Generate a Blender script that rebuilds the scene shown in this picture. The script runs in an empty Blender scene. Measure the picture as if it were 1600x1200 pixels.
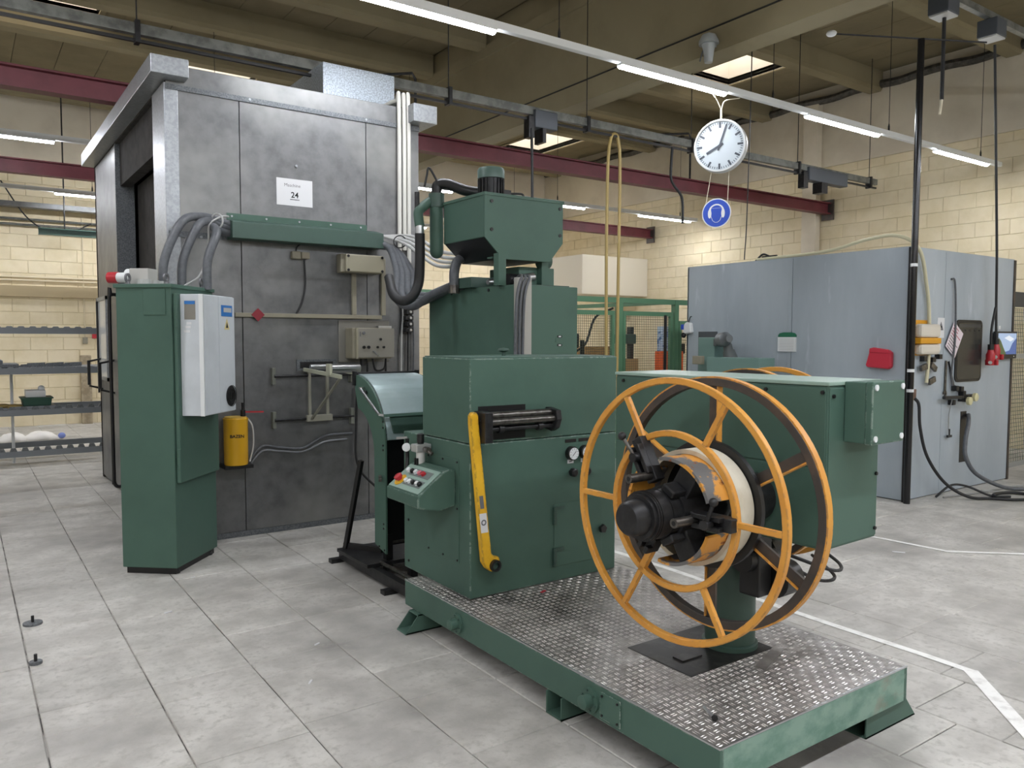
import bpy, bmesh, math, random
from mathutils import Vector, Matrix
random.seed(7)
PI = math.pi
scene = bpy.context.scene
COL = scene.collection

# ------------------------------------------------------------------ camera
YAW, PITCH, ROLL, FPX, CAMH = math.radians(35.06), math.radians(3.35), math.radians(.13), 1232.0, 1.65
cf = Vector((math.sin(YAW)*math.cos(PITCH), math.cos(YAW)*math.cos(PITCH), -math.sin(PITCH)))
cr0 = Vector((math.cos(YAW), -math.sin(YAW), 0)); cu0 = cr0.cross(cf)
cr = cr0*math.cos(ROLL)+cu0*math.sin(ROLL); cu = cu0*math.cos(ROLL)-cr0*math.sin(ROLL)
cam_d = bpy.data.cameras.new('camera'); cam = bpy.data.objects.new('camera', cam_d); COL.objects.link(cam)
cam_d.sensor_width = 36; cam_d.sensor_fit = 'HORIZONTAL'; cam_d.lens = FPX*36/1600; cam_d.clip_start = .05; cam_d.clip_end = 200
M = Matrix((cr, cu, -cf)).transposed().to_4x4(); M.translation = (0, 0, CAMH); cam.matrix_world = M
scene.camera = cam
def project(p):
    v = Vector(p)-Vector((0, 0, CAMH)); w = v.dot(cf)
    if w < .05: return None
    return 800+FPX*v.dot(cr)/w, 600-FPX*v.dot(cu)/w, w

# ------------------------------------------------------------------ world, exposure
w = bpy.data.worlds.new('world'); scene.world = w; w.use_nodes = True
w.node_tree.nodes['Background'].inputs[0].default_value = (.75, .85, 1, 1)
w.node_tree.nodes['Background'].inputs[1].default_value = .6
vs = scene.view_settings
vs.view_transform = 'Standard'; vs.look = 'None'; vs.gamma = 1; vs.use_curve_mapping = False
vs.exposure = 2.05
LAMP_E = 26.0
SKY_E = 0.6

# ------------------------------------------------------------------ materials
def lin(c):
    if isinstance(c, str): c = tuple(int(c[i:i+2], 16) for i in (0, 2, 4))
    o = []
    for v in c:
        v /= 255.0; o.append(v/12.92 if v <= .04045 else ((v+.055)/1.055)**2.4)
    return (*o, 1)
MATS = {}
def mat(name, col, rough=.5, metal=0., col2=None, scale=6., detail=5., lo=.42, hi=.62, bump=0., bscale=None, chip=None, chipw=.004,
        chiplo=.5, rnd=0., stretch=None, emit=0., spec=None, col3=None, s3=1.2, lo3=.5, hi3=.7, col4=None, s4=28, lo4=.5, hi4=.75):
    """Principled surface; col2 = mottling, col3 = larger stains, chip = colour worn through at the edges."""
    if name in MATS: return MATS[name]
    m = bpy.data.materials.new(name); m.use_nodes = True; N = m.node_tree.nodes; L = m.node_tree.links
    b = N['Principled BSDF']; b.inputs['Roughness'].default_value = rough; b.inputs['Metallic'].default_value = metal
    if spec is not None: b.inputs['Specular IOR Level'].default_value = spec
    c = lin(col); b.inputs['Base Color'].default_value = c; cur = None
    geo = N.new('ShaderNodeNewGeometry')
    pos = geo.outputs['Position']
    if stretch:
        mp = N.new('ShaderNodeMapping'); mp.inputs['Scale'].default_value = stretch; L.new(pos, mp.inputs['Vector']); pos = mp.outputs['Vector']
    def mixc(a, bcol, fac):
        mx = N.new('ShaderNodeMix'); mx.data_type = 'RGBA'
        if a is None: mx.inputs[6].default_value = c
        else: L.new(a, mx.inputs[6])
        mx.inputs[7].default_value = bcol; L.new(fac, mx.inputs[0]); return mx.outputs[2]
    def noise(s, d, l, h):
        n = N.new('ShaderNodeTexNoise'); n.inputs['Scale'].default_value = s; n.inputs['Detail'].default_value = d
        n.inputs['Roughness'].default_value = .6; L.new(pos, n.inputs['Vector'])
        r = N.new('ShaderNodeMapRange'); r.inputs[1].default_value = l; r.inputs[2].default_value = h; L.new(n.outputs['Fac'], r.inputs[0]); return r.outputs[0]
    if col2: cur = mixc(cur, lin(col2), noise(scale, detail, lo, hi))
    if col3: cur = mixc(cur, lin(col3), noise(s3, 4, lo3, hi3))
    if col4: cur = mixc(cur, lin(col4), noise(s4, 3, lo4, hi4))
    if chip:
        bv = N.new('ShaderNodeBevel'); bv.samples = 3; bv.inputs['Radius'].default_value = chipw
        dt = N.new('ShaderNodeVectorMath'); dt.operation = 'DOT_PRODUCT'; L.new(bv.outputs[0], dt.inputs[0]); L.new(geo.outputs['Normal'], dt.inputs[1])
        rr = N.new('ShaderNodeMapRange'); rr.inputs[1].default_value = .985; rr.inputs[2].default_value = .90; L.new(dt.outputs['Value'], rr.inputs[0])
        nn = noise(28, 3, chiplo, chiplo+.06)
        mu = N.new('ShaderNodeMath'); mu.operation = 'MULTIPLY'; L.new(rr.outputs[0], mu.inputs[0]); L.new(nn, mu.inputs[1])
        cur = mixc(cur, lin(chip), mu.outputs[0])
    if rnd:
        oi = N.new('ShaderNodeObjectInfo'); hs = N.new('ShaderNodeHueSaturation')
        r = N.new('ShaderNodeMapRange'); r.inputs[3].default_value = 1-rnd; r.inputs[4].default_value = 1+rnd; L.new(oi.outputs['Random'], r.inputs[0])
        L.new(r.outputs[0], hs.inputs['Value'])
        if cur: L.new(cur, hs.inputs['Color'])
        else: hs.inputs['Color'].default_value = c
        cur = hs.outputs[0]
    if cur: L.new(cur, b.inputs['Base Color'])
    if bump:
        n = N.new('ShaderNodeTexNoise'); n.inputs['Scale'].default_value = bscale or scale*4; n.inputs['Detail'].default_value = 4; L.new(pos, n.inputs['Vector'])
        bp = N.new('ShaderNodeBump'); bp.inputs['Strength'].default_value = bump; bp.inputs['Distance'].default_value = .01
        L.new(n.outputs['Fac'], bp.inputs['Height']); L.new(bp.outputs[0], b.inputs['Normal'])
    if emit:
        b.inputs['Emission Color'].default_value = c; b.inputs['Emission Strength'].default_value = emit
    MATS[name] = m; return m
def glassmat(name, col, rough=.02, alpha=.25):
    if name in MATS: return MATS[name]
    m = bpy.data.materials.new(name); m.use_nodes = True; b = m.node_tree.nodes['Principled BSDF']
    b.inputs['Base Color'].default_value = lin(col); b.inputs['Roughness'].default_value = rough; b.inputs['Alpha'].default_value = alpha
    MATS[name] = m; return m

green = mat('green_paint', '4b665a', .48, spec=.3, col2='455e53', scale=1.6, lo=.45, hi=.7, bump=.03, bscale=120)
greenw = mat('green_paint_worn', '4b665a', .48, spec=.3, col2='455e53', scale=2.2, lo=.45, hi=.7, bump=.03, bscale=120, chip='b9c4ba', chipw=.006, chiplo=.5)
greend = mat('green_paint_dark', '3d564c', .45, col2='374e45', scale=2, bump=.03, bscale=120)
fencegreen = mat('fence_green', '5a8465', .45)
galv = mat('galvanised_sheet', '787979', .42, .55, col2='676868', scale=7, lo=.4, hi=.65, col3='8e8e8c', s3=1.1, bump=.02, bscale=60)
galvl = mat('galvanised_bright', 'a6aaad', .4, .6, col2='989c9f', scale=40, detail=2, lo=.4, hi=.6)
galvd = mat('galvanised_old', '75797c', .5, .5, col2='5d6164', scale=90, detail=2, lo=.4, hi=.6)
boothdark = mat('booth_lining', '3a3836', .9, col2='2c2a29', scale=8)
encgrey = mat('enclosure_grey', 'a9b3ba', .4, .0, col2='99a3ab', scale=1.4, lo=.4, hi=.65, col3='c6ced5', s3=5, lo3=.62, hi3=.8, stretch=(1, 1, .25), bump=.02)
steel = mat('bright_steel', 'b8babb', .28, .9)
steeld = mat('oily_steel', '77746f', .35, .85, col2='5a5753', scale=30)
ironk = mat('black_iron', '232324', .42, .35, col2='303031', scale=20)
black = mat('black_plastic', '161617', .4)
rubber = mat('black_rubber', '1d1e1f', .55)
hosegrey = mat('grey_conduit', '5e6165', .45, col2='54575b', scale=30)
cablegrey = mat('pale_grey_cable', 'b9bab8', .5)
orange = mat('orange_paint_worn', 'd6983f', .45, col2='c98733', scale=5, lo=.45, hi=.7, chip='5c5148', chipw=.006, chiplo=.46)
orangew = mat('orange_paint_peeled', 'dc9a3c', .5, .1, col2='6e6d6c', scale=9, lo=.52, hi=.56, col3='8a4d20', s3=20, lo3=.6, hi3=.66)
rimdark = mat('bare_dark_steel', '4b4744', .5, .5, col2='5c5149', scale=8)
yellow = mat('yellow_paint_worn', 'e8b72a', .45, col2='d9a520', scale=6, chip='2b2622', chipw=.012, chiplo=.44)
cream_drum = mat('cream_board', 'd8d2bf', .6, col2='c9c1ac', scale=6)
concrete_tile = mat('floor_slab', 'ccc9c2', .5, col2='aca9a2', scale=4, lo=.38, hi=.68, col4='a7a49c', s4=24, col3='86837e', s3=.8, lo3=.5, hi3=.74, rnd=.07, bump=.12, bscale=55)
grout = mat('floor_joint', '504e4b', .9, col2='a8a59e', scale=3.2, lo=.47, hi=.56)
paint_line = mat('floor_line_paint', 'f6f5f1', .6, col2='dcdad5', scale=14, lo=.5, hi=.7)
blockm = mat('cream_block', 'e2d5b6', .8, col2='dacca9', scale=2.5, rnd=.03, bump=.15, bscale=90, col3='cdbf9e', s3=.8, lo3=.6, hi3=.85)
mortar = mat('cream_mortar', 'c9bb98', .9)
plaster = mat('cream_plaster', 'd9cdb0', .85, col2='cfc2a4', scale=.9)
plasterdim = mat('grey_plaster', 'd9d0bc', .85, col2='cbc1ad', scale=.9)
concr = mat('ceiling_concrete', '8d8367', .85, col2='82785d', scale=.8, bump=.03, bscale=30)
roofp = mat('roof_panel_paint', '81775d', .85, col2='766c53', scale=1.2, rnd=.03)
redbeam = mat('red_oxide_paint', '6d3038', .5, col2='5f2930', scale=3)
railm = mat('grey_rail', '7b7d78', .45, .3, col2='5e605c', scale=8)
whitep = mat('white_enamel', 'dfe2e2', .4)
whiteb = mat('white_box', 'c9cfd3', .45, col2='bfc5c9', scale=3)
beige = mat('beige_plastic', '8f8a78', .5, col2='868170', scale=5)
paper = mat('white_paper', 'd9dadb', .7)
ink = mat('black_ink', '1a1a1a', .7); inkgrey = mat('grey_ink', '6b6b6e', .7)
redplastic = mat('red_plastic', 'b02630', .4); bluep = mat('sign_blue', '2a4fb8', .45); bluel = mat('sticker_blue', '2f73b9', .5)
yellowp = mat('yellow_plastic', 'e0ab1e', .45); amber = mat('amber_plastic', 'd79a1c', .45)
string = mat('white_string', 'd9d2bb', .8); hoseyellow = mat('yellow_hose', 'a8925a', .5)
tread = mat('tread_plate_steel', 'aba7a2', .36, .55, col2='827e79', scale=7, lo=.35, hi=.65, col3='3e3b38', s3=2.2, lo3=.55, hi3=.75)
treadr = mat('tread_lozenge_steel', 'e0ddd8', .3, .5, col2='a5a29d', scale=9)
lampglow = mat('lamp_diffuser', 'f4f7ff', .5, emit=LAMP_E)
skyglow = mat('skylight_dome', 'fff7ee', .5, emit=SKY_E)

# ------------------------------------------------------------------ mesh builder
def catmull(pts, n=8):
    P = [Vector(p) for p in pts]
    if len(P) < 3: return P
    Q = [P[0]*2-P[1]]+P+[P[-1]*2-P[-2]]; out = []
    for i in range(1, len(Q)-2):
        a, b, c, d = Q[i-1:i+3]
        for k in range(n):
            t = k/n
            out.append(.5*((2*b)+(c-a)*t+(2*a-5*b+4*c-d)*t*t+(3*b-a-3*c+d)*t**3))
    out.append(P[-1]); return out
class MB:
    def __init__(s): s.v = []; s.f = []
    def add(s, vs_, fs): o = len(s.v); s.v += [Vector(v) for v in vs_]; s.f += [tuple(i+o for i in f) for f in fs]; return s
    def box(s, x0, x1, y0, y1, z0, z1):
        x0, x1 = min(x0, x1), max(x0, x1); y0, y1 = min(y0, y1), max(y0, y1); z0, z1 = min(z0, z1), max(z0, z1)
        return s.add([(x0, y0, z0), (x1, y0, z0), (x1, y1, z0), (x0, y1, z0), (x0, y0, z1), (x1, y0, z1), (x1, y1, z1), (x0, y1, z1)],
                     [(0, 3, 2, 1), (4, 5, 6, 7), (0, 1, 5, 4), (1, 2, 6, 5), (2, 3, 7, 6), (3, 0, 4, 7)])
    def obox(s, o, ax, ay, az, x0, x1, y0, y1, z0, z1):
        """box in a frame with origin o and unit axes"""
        o, ax, ay, az = map(Vector, (o, ax, ay, az)); n0 = len(s.v); s.box(x0, x1, y0, y1, z0, z1)
        for i in range(n0, len(s.v)): v = s.v[i]; s.v[i] = o+ax*v.x+ay*v.y+az*v.z
        return s
    def bar(s, a, b, wd, ht, up=(0, 0, 1)):
        a, b = Vector(a), Vector(b); d = b-a; L_ = d.length; d.normalize(); up = Vector(up)
        if abs(d.dot(up)) > .98: up = Vector((0, 1, 0))
        sd = up.cross(d).normalized(); u2 = d.cross(sd)
        return s.obox(a, d, sd, u2, 0, L_, -wd/2, wd/2, -ht/2, ht/2)
    def cyl(s, a, b, r, seg=16, r2=None):
        a, b = Vector(a), Vector(b); d = (b-a).normalized(); r2 = r if r2 is None else r2
        p = d.orthogonal().normalized(); q = d.cross(p); vs_ = []
        for k in range(seg):
            t = 2*PI*k/seg; e = p*math.cos(t)+q*math.sin(t); vs_ += [a+e*r, b+e*r2]
        fs = [(2*k, 2*((k+1) % seg), 2*((k+1) % seg)+1, 2*k+1) for k in range(seg)]
        fs += [tuple(2*k for k in range(seg))[::-1], tuple(2*k+1 for k in range(seg))]
        return s.add(vs_, fs)
    def lathe(s, a, d, prof, seg=24, caps=True):
        """prof = [(dist along d, radius)...]"""
        a, d = Vector(a), Vector(d).normalized(); p = d.orthogonal().normalized(); q = d.cross(p); n = len(prof); vs_ = []
        for k in range(seg):
            t = 2*PI*k/seg; e = p*math.cos(t)+q*math.sin(t)
            for (h, r) in prof: vs_.append(a+d*h+e*r)
        fs = [(k*n+i, ((k+1) % seg)*n+i, ((k+1) % seg)*n+i+1, k*n+i+1) for k in range(seg) for i in range(n-1)]
        if caps:
            fs += [tuple(k*n for k in range(seg))[::-1], tuple(k*n+n-1 for k in range(seg))]
        return s.add(vs_, fs)
    def ring(s, c, d, r0, r1, h, seg=64, a0=0, a1=2*PI, ref=None):
        """rectangular-section ring (or arc) around axis d from c, thickness h along d"""
        c, d = Vector(c), Vector(d).normalized(); p = Vector(ref) if ref else d.orthogonal(); p = (p-d*p.dot(d)).normalized(); q = d.cross(p)
        full = abs(a1-a0-2*PI) < 1e-6; n = seg if full else seg+1; vs_ = []
        for k in range(n):
            t = a0+(a1-a0)*k/seg; e = p*math.cos(t)+q*math.sin(t)
            vs_ += [c+e*r0, c+e*r1, c+e*r1+d*h, c+e*r0+d*h]
        fs = []
        for k in range(seg):
            i, j = 4*k, 4*((k+1) % n)
            for m_ in range(4): fs.append((i+m_, i+(m_+1) % 4, j+(m_+1) % 4, j+m_))
        if not full: fs += [(3, 2, 1, 0), (4*seg, 4*seg+1, 4*seg+2, 4*seg+3)]
        return s.add(vs_, fs)
    def tube(s, pts, r, seg=8, smooth=True, n=8):
        P = catmull(pts, n) if smooth else [Vector(p) for p in pts]
        P2 = [P[0]]
        for p in P[1:]:
            if (p-P2[-1]).length > 1e-5: P2.append(p)
        P = P2; up = None; vs_ = []; N_ = len(P)
        for i, p in enumerate(P):
            d = (P[min(i+1, N_-1)]-P[max(i-1, 0)]).normalized()
            if up is None: up = d.orthogonal().normalized()
            up = (up-d*up.dot(d));
            up = up.normalized() if up.length > 1e-6 else d.orthogonal().normalized()
            q = d.cross(up)
            for k in range(seg):
                t = 2*PI*k/seg; vs_.append(p+(up*math.cos(t)+q*math.sin(t))*r)
        fs = [(i*seg+k, i*seg+(k+1) % seg, (i+1)*seg+(k+1) % seg, (i+1)*seg+k) for i in range(N_-1) for k in range(seg)]
        fs += [tuple(range(seg))[::-1], tuple((N_-1)*seg+k for k in range(seg))]
        return s.add(vs_, fs)
    def prism(s, poly, o, ax, ay, az, h):
        """poly in (ax, ay), extruded h along az"""
        o, ax, ay, az = map(Vector, (o, ax, ay, az)); n = len(poly)
        vs_ = [o+ax*x+ay*y for x, y in poly]+[o+ax*x+ay*y+az*h for x, y in poly]
        return s.add(vs_, [tuple(range(n))[::-1], tuple(range(n, 2*n))]+[(i, (i+1) % n, n+(i+1) % n, n+i) for i in range(n)])
    def sphere(s, c, r, seg=12, rings=8, sc=(1, 1, 1)):
        c = Vector(c); vs_ = [c+Vector((0, 0, r*sc[2]))]
        for i in range(1, rings):
            a = PI*i/rings
            for k in range(seg): t = 2*PI*k/seg; vs_.append(c+Vector((r*sc[0]*math.sin(a)*math.cos(t), r*sc[1]*math.sin(a)*math.sin(t), r*sc[2]*math.cos(a))))
        vs_.append(c-Vector((0, 0, r*sc[2]))); fs = [(0, 1+k, 1+(k+1) % seg) for k in range(seg)]
        for i in range(rings-2):
            for k in range(seg): fs.append((1+i*seg+k, 1+(i+1)*seg+k, 1+(i+1)*seg+(k+1) % seg, 1+i*seg+(k+1) % seg))
        o = 1+(rings-2)*seg; fs += [(o+k, len(vs_)-1, o+(k+1) % seg) for k in range(seg)]
        return s.add(vs_, fs)
    def build(s, name, m, parent=None, bev=0, smooth=0, label=None, seg=2):
        me = bpy.data.meshes.new(name); vs_ = s.v
        if parent is not None: inv = WM[parent.name].inverted(); loc = Matrix()
        else:
            xs = [v.x for v in vs_]; ys = [v.y for v in vs_]; zs = [v.z for v in vs_]
            loc = Matrix.Translation(((min(xs)+max(xs))/2, (min(ys)+max(ys))/2, min(zs))); inv = loc.inverted()
        me.from_pydata([inv@v for v in vs_], [], s.f); me.update()
        bm = bmesh.new(); bm.from_mesh(me); bmesh.ops.recalc_face_normals(bm, faces=bm.faces); bm.to_mesh(me); bm.free()
        me.materials.append(m); o = bpy.data.objects.new(name, me); COL.objects.link(o)
        if parent is not None: o.parent = parent; WM[o.name] = WM[parent.name].copy()
        else: o.matrix_world = loc; WM[o.name] = loc
        if smooth:
            for p in me.polygons: p.use_smooth = True
            me.set_sharp_from_angle(angle=math.radians(smooth))
        if bev:
            b = o.modifiers.new('bevel', 'BEVEL'); b.width = bev; b.segments = seg; b.limit_method = 'ANGLE'; b.angle_limit = math.radians(40)
        if label: o['label'] = label
        return o
WM = {}
def thing(name, label, cat, loc, group=None, rz=0):
    o = bpy.data.objects.new(name, None); COL.objects.link(o); o.empty_display_size = .1
    mw = Matrix.Translation(loc)@Matrix.Rotation(rz, 4, 'Z'); o.matrix_world = mw; WM[o.name] = mw
    o['label'] = label; o['category'] = cat
    if group: o['group'] = group
    return o
def tag(o, label, cat, group=None):
    o['label'] = label; o['category'] = cat
    if group: o['group'] = group
    return o
def struct(o): o['kind'] = 'structure'; return o
def stuff(o): o['kind'] = 'stuff'; return o
def share(src, loc, parent, rot=None):
    """copy of a part that shares mesh data, offset in its parent's space"""
    o = src.copy(); COL.objects.link(o); o.parent = parent; o.location = loc
    return o
def text(txt, o, ax, ay, size, name, m, parent, align='CENTER', bold=0):
    cu_ = bpy.data.curves.new('t', 'FONT'); cu_.body = txt; cu_.size = size; cu_.align_x = align; cu_.align_y = 'CENTER'; cu_.offset = bold; cu_.resolution_u = 3
    ob = bpy.data.objects.new('t', cu_); COL.objects.link(ob)
    dg = bpy.context.evaluated_depsgraph_get(); me = bpy.data.meshes.new_from_object(ob.evaluated_get(dg))
    bpy.data.objects.remove(ob)
    b = MB(); o, ax, ay = Vector(o), Vector(ax), Vector(ay); b.v = [o+ax*v.co.x+ay*v.co.y for v in me.vertices]; b.f = [tuple(p.vertices) for p in me.polygons]
    bpy.data.meshes.remove(me)
    return b.build(name, m, parent)
X, Y, Z = Vector((1, 0, 0)), Vector((0, 1, 0)), Vector((0, 0, 1))
def bolts(parent, pts, axis, r, h, m, name='bolt', seg=6):
    """identical bolts as separate parts sharing one mesh"""
    p0 = Vector(pts[0]); a = Vector(axis); o = MB().cyl(p0, p0+a*h, r, seg).build(name, m, parent); out = [o]
    R3 = WM[parent.name].to_3x3().inverted()
    for p in pts[1:]: out.append(share(o, R3@(Vector(p)-p0), parent))
    return out

# ================================================================== ROOM
RX0, RX1, RY0, RY1, CEIL = -12.0, 13.0, -10.0, 17.0, 6.15
# ---- floor: joint bed + slabs
floor = struct(MB().box(RX0, RX1, RY0, RY1, -.12, -.008).build('floor', grout))
tiles = []
COLW = .46
k0 = int((RX0-.70)/COLW)-1
xl = RX0
while xl < RX1-.01:
    k = round((xl-.70)/COLW); xr = min(RX1, .70+COLW*(k+1)) if xl > RX0 else .70+COLW*math.ceil((RX0-.70)/COLW+.01)
    y = RY0+random.uniform(0, .3)
    y0 = RY0
    while y0 < RY1-.01:
        ln = random.choice((.36, .46, .50, .56, .60)); y1 = y0+ln
        for yc in (3.95, 9.3):
            if y0 < yc-.12 and y1 > yc-.16: y1 = yc
        y1 = min(RY1, y1)
        if RY1-y1 < .15: y1 = RY1
        tiles.append((xl, xr, y0, y1)); y0 = y1
    xl = xr
def gapfor(t): return .0028 if (t[0]+t[1])/2 < 4.2 else .0008
def tilez(t): return random.uniform(-.0012, .0010)
def vis(t):
    p = project(((t[0]+t[1])/2, (t[2]+t[3])/2, 0))
    return p and -60 < p[0] < 1660 and -60 < p[1] < 1260
seen = sorted([t for t in tiles if vis(t)], key=lambda t: ((t[0]+t[1])/2)**2+((t[2]+t[3])/2)**2)
# slabs wholly under the tread platform or the machines are hidden: the 300 biggest of the rest become single parts
seen = [t for t in seen if not (2.2 < t[0] and t[1] < 3.25 and 1.9 < t[2] and t[3] < 4.0) and not (t[0] > 1.5 and t[1] < 3.5 and t[2] > 6.7 and t[3] < 10.2)]
near = seen[:300]; nearset = set(near)
tile_mesh = {}
for t in near:
    g = gapfor(t); wx, wy = t[1]-t[0]-2*g, t[3]-t[2]-2*g; key = (round(wx, 3), round(wy, 3))
    if key not in tile_mesh:
        me = bpy.data.meshes.new('floor_tile'); b = .004
        vv = [(x*(wx/2-i), y*(wy/2-i), z) for i, z in ((0, -.03), (0, -b), (b, 0)) for x, y in ((-1, -1), (1, -1), (1, 1), (-1, 1))]
        ff = [(8, 9, 10, 11)]+[(r*4+q, r*4+(q+1) % 4, r*4+4+(q+1) % 4, r*4+4+q) for r in (0, 1) for q in range(4)]
        me.from_pydata(vv, [], ff); me.update(); me.materials.append(concrete_tile); tile_mesh[key] = me
    o = bpy.data.objects.new('floor_tile', tile_mesh[key]); COL.objects.link(o); o.parent = floor
    o.location = WM[floor.name].inverted()@Vector(((t[0]+t[1])/2, (t[2]+t[3])/2, tilez(t)))
rest = MB()
for t in tiles:
    if t in nearset: continue
    g = gapfor(t); z = tilez(t)
    rest.add([(t[0]+g, t[2]+g, z), (t[1]-g, t[2]+g, z), (t[1]-g, t[3]-g, z), (t[0]+g, t[3]-g, z), (t[0]+g, t[2]+g, -.02), (t[1]-g, t[2]+g, -.02), (t[1]-g, t[3]-g, -.02), (t[0]+g, t[3]-g, -.02)],
             [(0, 1, 2, 3), (0, 4, 5, 1), (1, 5, 6, 2), (2, 6, 7, 3), (3, 7, 4, 0)])
stuff(rest.build('floor_tile', concrete_tile, floor))
# painted lines
LZ = [.0012]
def line(pts, wd):
    for a, b in zip(pts, pts[1:]):
        LZ[0] += .0002; a, b = Vector((*a, LZ[0])), Vector((*b, LZ[0])); d = (b-a).normalized(); s = Vector((-d.y, d.x, 0))*wd/2
        MB().add([a-s, b-s+d*wd*.3, b+s+d*wd*.3, a+s], [(0, 1, 2, 3)]).build('painted_line', paint_line, floor, label='worn white line painted on the floor')
line([(4.10, 5.6), (4.12, 3.88), (4.09, 2.98), (4.08, 2.59), (4.08, 2.07), (4.07, 1.81)], .052)
line([(4.08, 1.83), (3.63, 1.40), (3.0, .78)], .07)
line([(5.9, 5.4), (6.20, 3.50), (6.24, 3.0), (6.65, 2.62), (7.6, 1.8)], .045)
# debris on the floor : small scraps
def scrap(x, y, l, a, m, nm, lab):
    tag(MB().obox((x, y, .0), (math.cos(a), math.sin(a), 0), (-math.sin(a), math.cos(a), 0), Z, -l/2, l/2, -l*.12, l*.12, .001, .006).build(nm, m), lab, 'scrap')
for i, (x, y, l, a, lab) in enumerate([(.98, 4.98, .045, .3, 'tiny white paper scrap on the floor left of the control cabinet'), (1.33, 3.57, .04, .9, 'white paper shred lying on open floor near the bottom left'),
        (1.27, 5.62, .03, .2, 'white crumb on the floor at the foot of the green cabinet'), (1.53, 4.0, .035, .5, 'white crumb in the floor joint left of the platform foot'),
        (5.9, 3.2, .09, 2.2, 'short curl of white tape on the floor below the junction box')]):
    scrap(x, y, l, a, paper, 'paper_scrap', lab)
# anchor plates at the left edge
for i, (x, y, lab) in enumerate([(.30, 5.22, 'rusty anchor plate with a stud at the left floor edge'), (.27, 4.57, 'small anchor stud in the floor below the anchor plate')]):
    t = thing('floor_anchor', lab, 'anchor', (x, y, 0))
    MB().lathe((x, y, 0), Z, [(0, .05-.02*i), (.012, .05-.02*i), (.014, .03)], 14).build('base', galvd, t, smooth=40)
    MB().cyl((x, y, .01), (x, y, .05), .008, 8).build('stud', ironk, t)

# ---- block walls
def blockwall(name, base, place, u0, u1, z0, z1, want, limit=300, bw=.5, bh=.23):
    """place(u, z, d): world point; blocks proud of the base by ~6 mm"""
    blocks = []; r = 0; z = z0
    while z < z1-.02:
        zt = min(z1, z+bh); u = u0-(bw/2 if r % 2 else 0)
        while u < u1-.01:
            a, b = max(u, u0), min(u+bw, u1)
            if b-a > .04: blocks.append((a, b, z, zt))
            u += bw
        z = zt; r += 1
    def geo(b):
        g = .004; d1 = .008+random.uniform(-.001, .0012); a0, a1, q0, q1 = b[0]+g, b[1]-g, b[2]+g, b[3]-g; e = .006
        return [place(a0, q0, 0), place(a1, q0, 0), place(a1, q1, 0), place(a0, q1, 0),
                place(a0+e, q0+e, d1), place(a1-e, q0+e, d1), place(a1-e, q1-e, d1), place(a0+e, q1-e, d1)], \
               [(4, 5, 6, 7), (0, 1, 5, 4), (1, 2, 6, 5), (2, 3, 7, 6), (3, 0, 4, 7)]
    vis_ = []; others = []
    for b in blocks: (vis_ if want((b[0]+b[1])/2, (b[2]+b[3])/2) else others).append(b)
    vis_.sort(key=lambda b: -b[2] if name == 'wall_right' else b[2])
    others += vis_[limit:]
    for b in vis_[:limit]: MB().add(*geo(b)).build('block', blockm, base)
    st = MB()
    for b in others: st.add(*geo(b))
    if others: stuff(st.build('block', blockm, base))
wall_right = struct(MB().box(RX1, RX1+.2, RY0, RY1+.2, 0, CEIL+.3).build('wall_right', mortar))
def inview(p):
    q = project(p); return q and -30 < q[0] < 1630 and -30 < q[1] < 1230
def occl_r(u, z):
    q = project((RX1, u, z))
    if not inview((RX1, u, z)): return False
    # hidden behind the grey enclosure
    return not (q[0] > 1090 and q[1] > 440 and q[0] < 1570)
blockwall('wall_right', wall_right, lambda u, z, d: (RX1-d, u, z), 2.0, RY1, .0, 4.75, occl_r)
MB().box(RX1-.04, RX1, RY0, RY1, 4.75, CEIL+.2).build('plaster_band', plasterdim, wall_right)
MB().box(RX1-.12, RX1, RY0, 2.0, 0, 4.75).build('plaster_panel', plaster, wall_right)
wall_back = struct(MB().box(RX0-.2, RX1, RY1, RY1+.2, 0, CEIL+.3).build('wall_back', mortar))
def occl_b(u, z):
    if not inview((u, RY1, z)): return False
    q = project((u, RY1, z)); return not (160 < q[0] < 650) and q[1] > 270 and z > .1
blockwall('wall_back', wall_back, lambda u, z, d: (u, RY1-d, z), -.5, RX1, 0, 4.6, occl_b, bw=.53, bh=.234)
MB().box(RX0, RX1, RY1-.03, RY1, 4.6, CEIL+.2).build('plaster_band', plasterdim, wall_back)
wall_left = struct(MB().box(RX0-.2, RX0, RY0, RY1, 0, CEIL+.3).build('wall_left', plaster))
wall_front = struct(MB().box(RX0-.2, RX1+.2, RY0-.2, RY0, 0, CEIL+.3).build('wall_front', plaster))
# ledge and pipes on the back wall
trim1 = struct(MB().box(-4, 3.2, RY1-.12, RY1-.01, 2.38, 2.58).build('trim_1', mat('brown_ledge', 'b3a27f', .7)))
for i, z in enumerate((2.74, 2.68)):
    tag(MB().cyl((-4, RY1-.05, z), (3.2, RY1-.05, z), .018, 8).build('wall_pipe', plaster), ['upper of two cream pipes along the back wall over the ledge', 'lower of two cream pipes along the back wall over the ledge'][i], 'pipe')
tag(MB().cyl((1.98, RY1-.04, 1.62), (1.98, RY1-.04, 3.9), .014, 8).build('wall_conduit', plaster), 'thin vertical cream conduit running down the back wall to a socket', 'conduit')
tag(MB().box(1.94, 2.02, RY1-.09, RY1-.01, 1.52, 1.64).build('wall_socket', beige, bev=.008), 'small beige socket at the bottom of the back wall conduit', 'socket')
tag(MB().box(2.10, 2.18, RY1-.06, RY1-.01, 1.62, 1.76).build('fire_call_box', redplastic, bev=.006), 'small red call box on the back wall beside the grey booth', 'alarm')
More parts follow.
